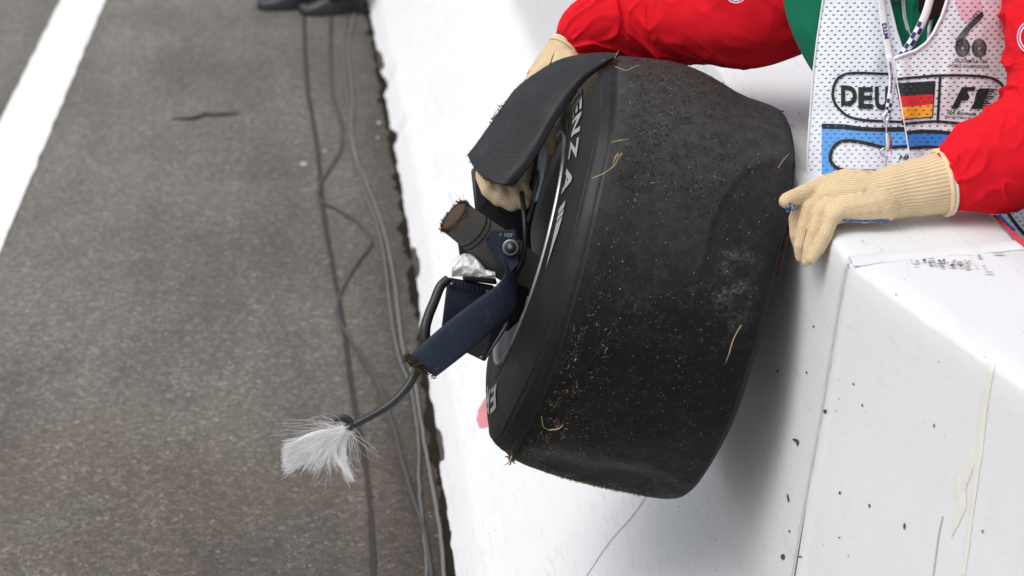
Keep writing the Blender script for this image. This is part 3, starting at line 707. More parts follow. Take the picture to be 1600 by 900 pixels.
# --- dark plates behind the arm
prism('duct_plate',[atw(699,433,2.985),atw(772,446,2.995),atw(770,500,2.995),atw(700,535,2.985),atw(689,515,2.98)],rv*.02,M_BLUE,wheel,.004)
prism('lower_plate',[atw(720,547,2.975),atw(757,565,2.98),atw(790,515,3.0),atw(812,470,3.02),atw(780,470,3.0)],rv*.012,M_DARK,wheel,.002)
prism('upright',[atw(735,262,3.08),atw(800,262,3.09),atw(830,300,3.1),atw(826,385,3.08),atw(800,420,3.06),atw(764,420,3.05),atw(742,330,3.06)],rv*.05,M_DARK,wheel,.006)
prism('upright_web',[atw(714,372,3.02),atw(722,372,3.02),atw(775,405,3.03),atw(770,412,3.03),atw(719,408,3.02)],rv*.02,M_DARK,wheel,.002)
prism('carrier_block',[atw(722,408,2.98),atw(765,412,2.985),atw(776,445,2.985),atw(722,438,2.98)],rv*.03,M_DARK,wheel,.004)
prism('inner_bracket',[atw(800,420,2.98),atw(826,350,3.0),atw(832,430,3.01),atw(812,500,3.01),atw(790,520,3.0)],rv*.03,M_DARK,wheel,.004)
tube('brake_pipe',[atw(815,300,2.99),atw(820,350,2.97),atw(818,400,2.97),atw(800,440,2.98)],[.004]*4,M_HOSE,wheel,nl=24,ns=10)
tube('brake_pipe',[atw(838,215,3.0),atw(842,260,2.99),atw(835,310,2.99),atw(826,350,3.0)],[.005]*4,M_HOSE,wheel,nl=24,ns=10)
blobp=[(842,228),(851,222),(855,245),(850,280),(841,312),(836,318),(838,285),(840,250)]
v=[atw(x+2*nz(x*.3,y*.3),y+3*nz(x*.2,y*.2,2),2.985) for x,y in blobp]; prism('grease_smear',v,rv*.004,M_GREASE,wheel,.0015)
# clear tape wrap
def tapef(u,v_):
    x=706+68*u; yt=409-19*math.sin(PI*min(1,u*1.3))+16*u; yb=432-2*u+6*u*u; y=yt+(yb-yt)*v_
    return atw(x,y,2.955-.012*math.sin(PI*v_))-rv*(.006*nz(u*7,v_*4,2)+.003*nz(u*20,v_*12,2))
grid('tape_wrap',tapef,40,20,M_TAPE,wheel,thick=.0006)
# hose behind, tether in front
tube('hose',[atw(700,436,2.95),atw(688,448,2.945),atw(679,470,2.94),atw(669,495,2.935),atw(664,517,2.93),atw(668,540,2.93),atw(690,560,2.94)],[.0075,.0078,.008,.0082,.0085,.008,.007],M_HOSE,wheel,nl=50,ns=16)
tether=tube('tether',[atw(690,535,2.90),atw(668,562,2.895),atw(649,584,2.89),atw(634,608,2.885),atw(612,630,2.88),atw(582,649,2.875),atw(551,665,2.87)],[.0075,.0075,.0072,.0072,.0070,.0066,.0060],M_HOSE,wheel,nl=60,ns=16,disp=lambda p,t,a,L:.0004*nz(p.x*90,p.y*90,p.z*90))
tube('sheath_end',[atw(553,664,2.87),atw(546,668,2.868),atw(541,672,2.867)],[.0062,.0072,.0065],M_HOSE,tether,nl=14,ns=14,disp=lambda p,t,a,L:.0012*nz(a*2,L*200,1))
tube('sheath_flap',[atw(550,660,2.868),atw(540,654,2.868),atw(528,655,2.868),atw(522,661,2.868)],[(.005,.0018),(.006,.002),(.005,.002),(.002,.001)],M_HOSE,tether,nl=16,ns=10,ref=rv)
# white aramid fibres: hundreds of curved strands
v=[];f=[]
def strand(p0,p1,p2,r,n=8):
    b=len(v)
    for i in range(n):
        t=i/(n-1); p=p0*(1-t)**2+p1*2*t*(1-t)+p2*t*t; T=((p1-p0)*(1-t)+(p2-p1)*t).normalized(); a=T.cross(rv).normalized(); c=T.cross(a); rr=r*(1-.6*t)
        for k in range(3): an=2*PI*k/3; v.append(p+a*math.cos(an)*rr+c*math.sin(an)*rr)
    for i in range(n-1):
        for k in range(3): f.append((b+i*3+k,b+i*3+(k+1)%3,b+i*3+3+(k+1)%3,b+i*3+3+k))
G=random.gauss
def comb(p,t,a,L): return .0014*(.3+t)*(nz(a*9,L*7,1)+.8*nz(a*22,L*10,5)+.5*nz(a*40,L*16,9))
core=tube('added_tuft_core',[atw(541,671,2.870),atw(522,681,2.872),atw(494,694,2.872),atw(468,708,2.874),atw(450,719,2.875),atw(443,723,2.876)],[(.006,.005),(.012,.009),(.019,.012),(.018,.010),(.009,.005),(.001,.001)],M_CORE,tether,nl=90,ns=200,ref=rv,disp=comb)  # solid white core added under the strands to reflect light and brighten the tuft
core2=tube('added_tuft_core',[atw(540,673,2.870),atw(522,698,2.868),atw(528,718,2.868),atw(543,738,2.870),atw(553,752,2.872)],[(.003,.003),(.006,.004),(.0045,.003),(.003,.002),(.0008,.0006)],M_CORE,tether,nl=70,ns=80,ref=rv,disp=lambda p,t,a,L:.0008*(nz(a*9,L*7,1)+.8*nz(a*20,L*10,5)))
for i in range(420):
    t=random.random(); a=t**.9
    ex=443+46*a+G(0,7); ey=702+36*a+G(0,5); 
    if random.random()<.5: ex+=random.random()*55; ey-=random.random()*8
    d=2.87+G(0,.014)
    p0=atw(541+G(0,4),671+G(0,4)+2,2.868+G(0,.004)); mx,my=492+G(0,8)+26*a, 668+26*a+G(0,5)
    strand(p0,atw(mx,my,2.862+G(0,.012)),atw(ex,ey,d),.00045)
for i in range(900):  # tips fanning out beyond the core
    k=random.random(); q=random.uniform(-1,1); bx=520-52*k; by=683+24*k+q*(10+8*k)
    ex=bx-random.uniform(22,58)*(1 if k>.35 else .8)+6*q; ey=by+random.uniform(8,26)+q*5
    ex=max(ex,438+abs(G(0,6)))
    strand(atw(bx,by,2.866+G(0,.003)),atw((bx+ex)/2+G(0,2),(by+ey)/2-2+G(0,2),2.862+G(0,.004)),atw(ex,ey,2.868+G(0,.008)),.00042)
for i in range(90):  # second, thinner lock
    k=random.random()
    strand(atw(541+G(0,3),673+G(0,3),2.868),atw(520+G(0,6)+14*k,705+G(0,6),2.86),atw(552+G(0,5)-10*k,752+G(0,7)-12*k,2.868+G(0,.008)),.00034)
for i in range(120):  # strays
    a=random.uniform(math.radians(95),math.radians(265)) if i%3 else random.uniform(math.radians(230),math.radians(330)); L=random.uniform(40,112) if i%3 else random.uniform(30,80)
    x,y=541+L*math.cos(a)-10,676-L*math.sin(a)*.85+ (8 if i%3 else 0)
    if y<655: y=655+random.random()*25
    strand(atw(541+G(0,3),672+G(0,3),2.868),atw((541+x)/2+G(0,12),(672+y)/2-8+G(0,12),2.86+G(0,.01)),atw(x,y,2.868+G(0,.02)),.00020,10)
tag(mesh('white_fibres',v,f,M_FIB,tether,False),'frayed tuft of white fibres at the end of the tether',None,None,'stuff')

for k in range(11):
    x=703+6.2*k; tube('duct_rib',[atw(x,436+.17*(x-699),2.982),atw(x-1.5,452+.17*(x-699),2.982)],[.0008]*2,M_DARK,wheel,nl=3,ns=6)
for x,y,d_ in ((706,444,2.982),(703,520,2.978),(762,455,2.99),(728,548,2.973),(752,559,2.976),(806,470,2.935)):
    disc('rivet',atw(x,y,d_),.0028,.0012,M_BOLT,wheel,14)
def onarm(t,u,l=.0092):
    n_=A1[0]; P_=catmull(A1,60); Q_=catmull(B1,60); i_=int(t*59); return Vector(P_[i_]).lerp(Vector(Q_[i_]),u)-rv*l*.72*math.sin(PI*max(.05,min(.95,u)))
bits('scuffs',[onarm(random.random()*.6,random.uniform(.1,.9)) for _ in range(60)],60,.014,flat('scuff_pale',(.10,.11,.13),.7),arm,.001,.00022,(A1[0]-A1[2]).normalized())
tube('edge_highlight',[onarm(t,.02,.004) for t in np.linspace(.02,.55,20)],[.0006]*20,flat('edge_highlight_grey',(.12,.12,.125),.6),arm,nl=60,ns=5,disp=lambda p,t,a,L:.0004*nz(L*120,a,1))  # pale line painted as a highlight along the bar's top edge
tube('tie_wrap',[onarm(.60,u,.0100) for u in np.linspace(0,1,9)],[.0009]*9,M_DARK,arm,nl=20,ns=6)
bits('wire_ends',[atw(649,583,2.886),atw(655,580,2.886)],14,.014,M_DARK,arm,.002,.0005,(A1[0]-A1[2]).normalized())
prism('brake_caliper',[atw(800,238,3.10),atw(822,205,3.10),atw(850,196,3.10),atw(852,250,3.10),atw(838,318,3.10),atw(812,345,3.09),atw(798,300,3.09)],rv*.03,M_DARK,wheel,.005)
# --- dirt, straw, grit on the tyre
def treadpt(s,ph,lift=.0008):
    r=.3285+.0035*(1-(s/.12)**2) if abs(s)<.122 else .3255
    ds,dr=deform(s,r,ph); return WP(s+ds,r+dr+lift,ph)
def tang(ph): return (e2*math.cos(ph)-e1*math.sin(ph))
def litter(name,n,fn,l0,l1,wid,mat,arch=.15):
    v=[];f=[]
    for i in range(n):
        s,ph=fn(); p=treadpt(s,ph); nrm=(e1*math.cos(ph)+e2*math.sin(ph)); a=random.uniform(0,2*PI)
        d=(ax*math.cos(a)+tang(ph)*math.sin(a)); L=random.uniform(l0,l1)*random.uniform(.4,1); sd=nrm.cross(d).normalized()*wid*random.uniform(.5,1.4)
        w_=nrm*wid*.7; q=p+d*L*.5+nrm*(L*arch*random.uniform(.2,1.2))+sd.normalized()*L*G(0,.12); e=p+d*L+nrm*random.uniform(0,L*arch)
        b=len(v); v+=[p-sd,p+sd,q-sd,q+sd,q+w_,e]
        f+=[(b,b+1,b+3,b+2),(b+1,b,b+4),(b+1,b+4,b+3),(b,b+2,b+4),(b+2,b+3,b+5),(b+3,b+4,b+5),(b+4,b+2,b+5)]
    return tag(mesh(name,v,f,mat,tyre,False),kind='stuff')
def shoulder_low():
    while True:
        q=_shoulder_low()
        if nz(q[0]*45,q[1]*9,7)+.5*nz(q[0]*110,q[1]*24,3)>.05: return q
def _shoulder_low():
    ph=math.radians(random.triangular(-82,12,-52)); return random.triangular(.060,.133,.124) if random.random()<.8 else random.uniform(.0,.13),ph
def shoulder_all(): return random.triangular(.03,.128,.115),math.radians(random.uniform(-85,62))
def anywhere(): return random.uniform(-.125,.125),math.radians(random.uniform(-80,82))
def bottom(): 
    s=random.triangular(-.10,.12,.0); return s,math.radians(-80+G(0,2.4)+16*(s-.0))
litter('soil_crumbs',1000,shoulder_low,.001,.0040,.0007,M_SOILBIT,.3); litter('dry_grass_bits',110,shoulder_low,.002,.012,.00035,M_STRAW,.3)
litter('dry_grass_bits',60,shoulder_all,.002,.010,.0003,M_STRAW,.3); litter('pale_grit',420,anywhere,.0006,.0022,.0005,M_GRIT,.2)
litter('soil_crumbs',520,bottom,.001,.006,.0008,M_SOILBIT,.4); litter('dry_grass_bits',60,bottom,.004,.012,.0005,M_STRAW,.3)
litter('soil_crumbs',260,anywhere,.0008,.003,.0006,M_SOILBIT,.3)
def upper(): return random.triangular(-.1,.125,.1),math.radians(random.uniform(20,80))
litter('dry_grass_bits',50,upper,.002,.007,.0003,M_STRAW,.3); litter('rubber_pickup',700,upper,.001,.005,.0010,M_SIDE,.25)
def straw(px,d,r=.0008,mat=M_STRAW,label=None):
    tube('straw',[atw(x,y,d+dd) for x,y,dd in px],[r]*(len(px)-1)+[r*.4],mat,tyre,nl=18,ns=5)
straw([(1158,508,0),(1146,530,-.004),(1140,550,-.004),(1134,567,.0)],2.745)
straw([(956,222,0),(970,219,-.006),(984,217,0)],2.775); straw([(925,279,0),(945,270,-.004),(962,256,-.006),(966,240,0)],2.775,.0009)
straw([(958,258,0),(962,245,-.006),(966,238,0)],2.77,.0009); straw([(966,244,0),(972,240,-.006),(966,250,0)],2.77)
straw([(961,104,0),(978,110,-.003),(988,106,-.004),(1000,101,0)],2.93); straw([(960,92,0),(964,84,-.004),(967,79,0)],2.90,.0007)
straw([(842,598,0),(850,586,-.004),(864,588,-.01),(882,604,-.01),(898,612,-.006),(914,609,0)],2.835,.0008)
straw([(868,496,0),(878,514,-.004),(892,531,0)],2.80,.0009); straw([(872,540,0),(882,548,-.003),(888,552,0)],2.80,.0011)
straw([(1216,262,0),(1224,250,-.004),(1233,240,0)],2.80,.0007)
straw([(856,672,0),(872,670,-.003),(880,664,0)],2.85,.001); straw([(846,650,0),(850,668,-.003),(862,672,0)],2.85,.0009,M_GREEN_B)
straw([(858,108,0),(861,96,-.004),(866,82,0)],2.985,.0012,M_GREEN_B); straw([(800,712,0),(795,722,0),(788,727,0)],2.93,.0011)
bits('mud_clump',[atw(798,716,2.94),atw(800,719,2.94)],60,.008,M_SOILBIT,tyre,.0022,.0008)
# row of wear holes
for x,y in ((994,309),(1040,296),(1087,286),(1131,277),(1126,274),(1170,266)):
    px_s=None
    # nearest tread point to that view ray
    best=None
    for si in np.linspace(-.12,.12,61):
        for pi_ in range(-20,60,2):
            p=treadpt(si,math.radians(pi_),.0009); q=p-C0; t=q.dot(ray(x,y))/ray(x,y).length_squared; e=(q-ray(x,y)*t).length
            if best is None or e<best[0]: best=(e,si,math.radians(pi_),p)
    _,si,ph,p=best; nrm=e1*math.cos(ph)+e2*math.sin(ph)
    vv=[p+nrm*.0003]+[p+ax*.0026*math.cos(a)*(1+.3*nz(a,x))+tang(ph)*.0026*math.sin(a)+nrm*.0001 for a in np.linspace(0,2*PI,11)[:-1]]
    mesh('wear_hole',vv,[(0,1+i,1+(i+1)%10) for i in range(10)],M_PIT,tyre,False)
keepers=[wheel]

# ------------------------------------------------------------------ the marshal
person=empty('person',(1.25,3.3,0),'marshal in red and green jacket, white mesh bib and beige gloves leaning over barrier','person')
def wr(A,fx,fy,seed,diag=.8):
    """cloth folds: narrow soft ridges running obliquely round the limb, breaking up along their length"""
    def d(p,t,a,L):
        ca,sa=math.cos(a),math.sin(a); o=0
        for k,(fu,fr,am,dg) in enumerate(((fx,1.1,1.0,diag),(fx*1.7,1.5,.55,-diag*.8),(fx*3.1,2.2,.26,diag*1.5))):
            u=L*fu+dg*sa+.35*nz(p.x*7,p.y*7,p.z*7+k)
            q=nz(u+seed,ca*fr*.6+seed,sa*fr*.6+k*7); m_=.35+.65*sstep(-.25,.35,nz(L*5+seed,ca*1.3,sa*1.3+k))
            o+=am*m_*(max(0,1-abs(q)*3.6)**1.6-.25)
        return A*o
    return d
def skin_body():
    J={}; E=[]
    def j(n,p,r,par=None): J[n]=(Vector(p),r); 
    pel=Vector((1.22,3.22,.93)); chest=at(1430,40,3.24); neckb=at(1422,-95,3.20); 
    j('pelvis',pel,.13); j('waist',pel.lerp(chest,.4),.115); j('chest',chest,.125); j('neckbase',neckb,.075); j('neck',neckb+Vector((-.02,-.01,.07)),.055)
    j('jaw',neckb+Vector((-.035,-.02,.13)),.068); j('head',neckb+Vector((-.035,-.01,.20)),.092); j('crown',neckb+Vector((-.03,-.005,.27)),.06)
    j('shR',at(1262,-45,3.20),.062); j('elR',at(1080,20,3.29),.036); j('faR',at(965,28,3.34),.020); j('wrR',at(900,56,3.31),.011)
    j('shL',at(1600,-50,3.14),.062); j('elL',at(1660,190,2.97),.045); j('wrL',at(1440,292,2.868),.020)
    for s,dx in (('a',-.09),('b',.09)):
        j('hip'+s,pel+Vector((0,dx,-.07)),.085); j('knee'+s,Vector((1.24,3.22+dx*1.3,.50)),.058); j('ank'+s,Vector((1.28,3.22+dx*1.5,.10)),.04); j('toe'+s,Vector((1.14,3.22+dx*1.7,.045)),.034)
    E=[('pelvis','waist'),('waist','chest'),('chest','neckbase'),('neckbase','neck'),('neck','jaw'),('jaw','head'),('head','crown'),('chest','shR'),('shR','elR'),('elR','faR'),('faR','wrR'),('chest','shL'),('shL','elL'),('elL','wrL')]
    for s in 'ab': E+=[('pelvis','hip'+s),('hip'+s,'knee'+s),('knee'+s,'ank'+s),('ank'+s,'toe'+s)]
    names=list(J); me=bpy.data.meshes.new('body'); me.from_pydata([tuple(J[n][0]) for n in names],[(names.index(a),names.index(b)) for a,b in E],[])
    o=bpy.data.objects.new('body',me); COL.objects.link(o)
    m1=o.modifiers.new('skin','SKIN'); m2=o.modifiers.new('sub','SUBSURF'); m2.levels=m2.render_levels=2
    sk=me.skin_vertices[0].data if me.skin_vertices else None
    if sk is None: return o
    for i,n in enumerate(names): sk[i].radius=(J[n][1],J[n][1]); sk[i].use_root=(n=='pelvis')
    dg=bpy.context.evaluated_depsgraph_get(); m3=bpy.data.meshes.new_from_object(o.evaluated_get(dg)); bpy.data.objects.remove(o)
    ob=link('body',m3,M_SKIN,person); return ob,J
body,J=skin_body()
hd=J['head'][0]
# face and hair (above the frame)
face_dir=(C0-hd); face_dir.z=0; face_dir.normalize(); fside=face_dir.cross(Vector((0,0,1)))
def ball(name,c,s,mat,parent,sub=2):
    bm=bmesh.new(); bmesh.ops.create_icosphere(bm,subdivisions=sub,radius=1)
    for q in bm.verts: q.co=Vector(c)+fside*q.co.x*s[0]+face_dir*q.co.y*s[1]+Vector((0,0,1))*q.co.z*s[2]
    me=bpy.data.meshes.new(name); bm.to_mesh(me); bm.free(); return link(name,me,mat,parent)
ball('hair',hd+Vector((0,0,.035))-face_dir*.02,(.088,.092,.085),M_HAIR,person,3)
for s in (-1,1):
    ball('eye',hd+face_dir*.078+fside*s*.031,(.013,.012,.010),M_WPRINT,person); ball('ear',hd+fside*s*.083-Vector((0,0,.01)),(.010,.022,.032),M_SKIN,person)
ball('nose',hd+face_dir*.095-Vector((0,0,.03)),(.014,.018,.024),M_SKIN,person); ball('mouth',hd+face_dir*.082-Vector((0,0,.068)),(.024,.008,.007),M_REDL,person)
# jacket body
tube('jacket',[J['pelvis'][0]+Vector((0,0,-.04)),J['pelvis'][0].lerp(J['chest'][0],.35),at(1440,130,3.225),at(1428,40,3.215),at(1424,-40,3.20),at(1421,-100,3.19)],[(.20,.13),(.16,.115),(.150,.085),(.178,.10),(.170,.10),(.085,.08)],M_GREEN,person,nl=80,ns=72,ref=rv,disp=wr(.007,9,5,3),caps=True)
# sleeves
sleeveR=tube('sleeve',[at(1285,-60,3.21),at(1240,-30,3.21),at(1175,13,3.235),at(1100,20,3.28),at(1030,20,3.32),at(965,30,3.33),at(915,46,3.31),at(886,66,3.295)],[.100,.112,.098,.088,.078,.065,.046,.026],M_RED,person,nl=260,ns=170,ref=rv,disp=wr(.0115,7,4,11,1.2))
sleeveL=tube('sleeve',[at(1622,-90,3.12),at(1645,-20,3.06),at(1657,60,2.99),at(1662,140,2.94),at(1640,205,2.90),at(1585,243,2.885),at(1530,262,2.88),at(1488,280,2.875),at(1474,286,2.872)],[.078,.080,.084,.086,.088,.080,.068,.052,.044],M_RED,person,nl=260,ns=170,ref=rv,disp=wr(.0105,10,4,23,1.0))
# green side panel set between sleeve and bib
def gpf(u,v_):
    y=-70+186*u; xl=1222+ (0 if y<0 else 0)+46*max(0,(y+20)/130)**1.8; xr=1330
    x=xl+(xr-xl)*v_; return at(x,y,3.085-.006*math.sin(PI*v_)+.03*(1-v_)**3)-rv*.004*nz(u*4,v_*5,8)
grid('jacket_side_panel',gpf,50,30,M_GREEN,person)
# round badge on each sleeve
def ringbadge(cx,cy,d,r,par,ry=1.0):
    for r0,r1,mt in ((r*.93,r,M_WPRINT),(r*.72,r*.80,M_WPRINT),(r*.80,r*.93,M_PINK),(0.001,r*.72,M_RED)):
        v=[]
        for i in range(40):
            a=2*PI*i/40
            for q in (r0,r1): v.append(at(cx+q*math.cos(a),cy+q*ry*math.sin(a),d+ .00008*(q*math.cos(a))**2/10))
        mesh('sleeve_badge',v,gridfaces(40,2,True),mt,par,False)
ringbadge(1150,-13,3.092,18,sleeveR); ringbadge(1609,58,2.905,20,sleeveL,1.25)
# ---------------- bib
def yint(tab,y):
    if y<=tab[0][0]: return tab[0][1]
    for (a,b),(c,d) in zip(tab,tab[1:]):
        if y<=c: return b+(d-b)*(y-a)/(c-a)
    return tab[-1][1]
LL=[(-90,1306),(0,1286),(60,1277),(110,1271),(200,1264),(277,1260)]; LR=[(-90,1362),(0,1388),(50,1400),(88,1413),(120,1424),(160,1440),(277,1446)]
RL=[(-90,1500),(0,1480),(25,1472),(50,1460),(68,1447),(80,1430),(87,1408),(92,1397),(130,1402),(180,1411),(277,1427),(300,1440),(420,1445)]; RR=[(-90,1560),(0,1566),(60,1580),(110,1590),(200,1600),(300,1625),(420,1640)]
def bibd(x,y,layer=0):
    d=3.055+.012*((x-1420)/100)**2+ .00010*(y-100)*.3
    d+=.004*nz(x*.022,y*.010,2+layer)+.002*nz(x*.05,y*.02,5+layer)
    if layer==1:
        d-=.012+ .006*math.exp(-((x-1405-(y-90)*.12)/14)**2)
        if y>280: d+=.0006*(y-280)
        d+=max(0,(x-1520))*.0002
    else: d+=.010*math.exp(-((x-1395)/22)**2)
    return d
def bibP(x,y,layer=0,lift=0): return at(x,y,bibd(x,y,layer)-lift)
def bibpanel(T0,T1,y0,y1,layer,nu,nv):
    def fn(u,v_):
        y=y0+(y1-y0)*u; a,b=yint(T0,y),yint(T1,y); return bibP(a+(b-a)*v_,y,layer)
    def uvf(u,v_):
        y=y0+(y1-y0)*u; a,b=yint(T0,y),yint(T1,y); return ((a+(b-a)*v_)/1000+.0004*y*.3,(1000-y)/1000)
    return grid('bib',fn,nu,nv,M_BIB,None,uvf)
bibroot=bibpanel(LL,LR,-90,277,0,120,50); bibroot.name='bib'; bibroot.parent=person
bibR=bibpanel(RL,RR,-90,420,1,220,56); bibR.name='bib_front_flap'; bibR.parent=bibroot
# doubled white cloth behind the lower left of the bib
def linf(u,v_):
    y=118+158*u; a=yint(LL,y)+1; b=1268+ (y-118)*.72; return bibP(a+(b-a)*v_,y,0,-.004)
grid('bib_lining',linf,40,16,M_BIND,bibroot)
# bindings along the neckline and hem
def bind(T,layer,y0,y1,r=.0022,par=bibroot):
    ys=np.linspace(y0,y1,50); pts=[bibP(yint(T,y),y,layer,.001) for y in ys]; tube('bib_binding',pts,[r]*50,B_BIND,par,nl=80,ns=8)
bind(LR,0,-90,120,.0028); bind(RL,1,-90,92,.0028,bibR); bind(RL,1,92,277,.0012,bibR); bind(LL,0,-90,277,.0016)
tube('bib_hem',[bibP(x,276+ (x-1260)*.03,0,.001) for x in (1260,1300,1340,1400,1440)],[.002]*5,B_BIND,bibroot,nl=40,ns=8)
tube('bib_hem',[bibP(1262+u*3,266+u,0,-.004) for u in (0,4,20,50)],[.001]*4,B_BIND,bibroot,nl=20,ns=6)
def bprint(name,poly,mat,layer,par,lift=.0016,n=1):
    """print on the bib, subdivided so that it follows the cloth"""
    bm=bmesh.new(); vs=[bm.verts.new((x,y,0)) for x,y in poly]; bm.faces.new(vs); bmesh.ops.triangulate(bm,faces=bm.faces)
    for _ in range(5):
        es=[e for e in bm.edges if e.calc_length()>12]
        if not es: break
        bmesh.ops.subdivide_edges(bm,edges=es,cuts=1); bmesh.ops.triangulate(bm,faces=bm.faces)
    bm.verts.index_update(); P=[(q.co.x,q.co.y) for q in bm.verts]; F=[tuple(q.index for q in p.verts) for p in bm.faces]; bm.free()
    return mesh(name,[bibP(x,y,layer,lift) for x,y in P],F,mat,par,True,[(x/1000+.0004*y*.3,(1000-y)/1000) for x,y in P])
def bstroke(name,pts,wd,mat,layer,par,lift=.0018,n=60):
    P=catmull([(x,y,0) for x,y in pts],n); v=[];uv=[]
    for i in range(n):
        T=P[min(n-1,i+1)]-P[max(0,i-1)]; T/=np.linalg.norm(T); nx,ny=-T[1],T[0]
        for s in (-.5,0,.5):
            x,y=P[i][0]+nx*wd*s,P[i][1]+ny*wd*s; v.append(bibP(x,y,layer,lift)); uv.append((x/1000+.0004*y*.3,(1000-y)/1000))
    return mesh(name,v,gridfaces(n,3),mat,par,True,uv)
def btext(txt,x0,y0,x1,y1,layer,par,mat=B_INK,skew=0,rise=0,**k):
    v,f=text_verts(txt,**k); P=[(x0+(x1-x0)*a+skew*b,y1+(y0-y1)*b+rise*a) for a,b,_ in v]
    return mesh('bib_lettering',[bibP(x,y,layer,.0019) for x,y in P],f,mat,par,False,[(x/1000+.0004*y*.3,(1000-y)/1000) for x,y in P])
L0=(0,bibroot); L1=(1,bibR)
bstroke('bib_outline',[(1396,116),(1370,115),(1345,114),(1325,115),(1311,121),(1304,132),(1301,148),(1305,162),(1314,173),(1326,182),(1345,187),(1370,189),(1415,191)],4.2,B_INK,*L0)
btext('D',1314,133,1339,165,*L0,offset=.045,rise=1); btext('E',1341,136,1364,170,*L0,offset=.045); btext('U',1367,135,1389,172,*L0,offset=.045)
bprint('bib_stripe',[(1284,193),(1320,194),(1345,198),(1372,199),(1418,198),(1420,206),(1380,206),(1345,205),(1320,202),(1284,201)],B_INK,*L0)
bprint('bib_stripe',[(1284,201),(1320,202),(1345,205),(1385,206),(1423,206),(1425,229),(1394,229),(1377,231),(1352,225),(1325,220),(1308,223),(1300,232),(1296,246),(1303,262),(1308,275),(1284,275)],bibprint('bib_blue_faded',(.11,.36,.80)),*L0,lift=.0013)
bstroke('bib_outline',[(1428,228),(1395,230),(1378,230),(1350,223),(1325,220),(1310,223),(1301,233),(1297,246),(1302,258),(1315,265),(1340,267),(1380,268)],5.5,B_INK,*L0)
btext('HP',1404,242,1424,250,*L0,offset=.03,shear=.3)
bstroke('bib_outline',[(1398,124),(1430,121),(1466,118),(1510,118),(1545,121),(1562,129),(1570,142),(1572,160)],4.2,B_INK,*L1)
bstroke('bib_outline',[(1409,194),(1440,191),(1466,190),(1500,193),(1530,198),(1560,200)],4.4,B_INK,*L1)
bstroke('bib_outline',[(1469,120),(1467,155),(1465,190)],4.2,B_INK,*L1,n=20)
bprint('bib_flag_band',[(1399,132),(1460,127),(1459,147),(1403,151)],B_INK,*L1); bprint('bib_flag_band',[(1403,151),(1459,147),(1458,163),(1406,168)],B_RED,*L1); bprint('bib_flag_band',[(1406,168),(1458,163),(1456,182),(1409,187)],B_GOLD,*L1)
bstroke('bib_outline',[(1399,131),(1430,129),(1461,127)],1.6,B_INK,*L1,n=12); bstroke('bib_outline',[(1461,127),(1459,155),(1457,183)],1.6,B_INK,*L1,n=12); bstroke('bib_outline',[(1457,183),(1430,185),(1409,188)],1.8,B_INK,*L1,n=12)
bprint('bib_stripe',[(1414,205),(1440,202),(1466,203),(1500,207),(1560,210),(1560,216),(1500,213),(1466,209),(1440,208),(1416,211)],B_INK,*L1)
bprint('bib_stripe',[(1416,211),(1440,208),(1466,209),(1500,213),(1560,217),(1560,238),(1500,234),(1460,229),(1440,229),(1421,231)],B_BLUE,*L1,lift=.0013)
bstroke('bib_outline',[(1421,232),(1440,230),(1462,230),(1500,235),(1560,240)],5,B_INK,*L1)
# slanted F and speed-lined 1
bprint('bib_logo_shape',[(1486,170),(1503,136),(1525,136),(1522,142),(1511,143),(1506,151),(1515,151),(1512,157),(1503,157),(1496,170)],B_INK,*L1)
bprint('bib_logo_shape',[(1516,170),(1522,160),(1531,146),(1525,146),(1530,138),(1547,138),(1533,170)],B_INK,*L1)
for k in range(9):
    t=k/8; x0=1546-14*t; y0=139.5+29*t; bstroke('bib_logo_line',[(x0-1,y0),(x0+6,y0+.3),(x0+13-3*(k%3),y0+.6)],2.0,B_INK,*L1,n=5)
btext('FIA Formula 1',1479,172,1533,178.5,*L1,offset=.02,shear=.5,rise=3,sub=0); btext('World Championship',1476,180,1529,184.5,*L1,offset=.02,shear=.5,rise=3,sub=0)
# ringed 6 and 0 with a road running into the 6
for cx,cy in ((1504,74),(1530,75)):
    for q in (3,5.2,7.4,9.6,11.4): bstroke('bib_logo_ring',[(cx+q*.95*math.cos(a),cy+q*1.22*math.sin(a)) for a in np.linspace(0,2*PI,15)],1.5,B_INK,*L1,n=36)
for k in range(5):
    o_=k*2.6; bstroke('bib_logo_line',[(1493.2+o_,72-o_*.2),(1496+o_,60),(1508+o_*.9,44),(1522+o_*.7,30+o_*.3),(1535+o_*.2,18+o_*.5)],1.4,B_INK,*L1,n=30)
for q in range(3): bstroke('bib_logo_ring',[(1522+q*3+3.4*math.cos(a),29-q*4+3*math.sin(a)) for a in np.linspace(0,2*PI,9)],1.0,B_INK,*L1,n=16)
btext('FIA FORMULA ONE',1492,92,1543,97.5,*L1,offset=.015,sub=0,rise=1); btext('WORLD CHAMPIONSHIP',1482,100,1546,105,*L1,offset=.015,sub=0,rise=2)
bprint('bib_tint',[(1492,-20),(1530,-20),(1536,20),(1513,36),(1503,30),(1494,12)],B_PINK,*L1,lift=.0009)
# lower corner behind the wall
bstroke('bib_outline',[(1570,322),(1580,340),(1600,365),(1612,372)],5,B_INK,*L1,n=20)
bstroke('bib_outline',[(1560,336),(1572,350),(1585,362)],7,B_BLUE,*L1,n=20)
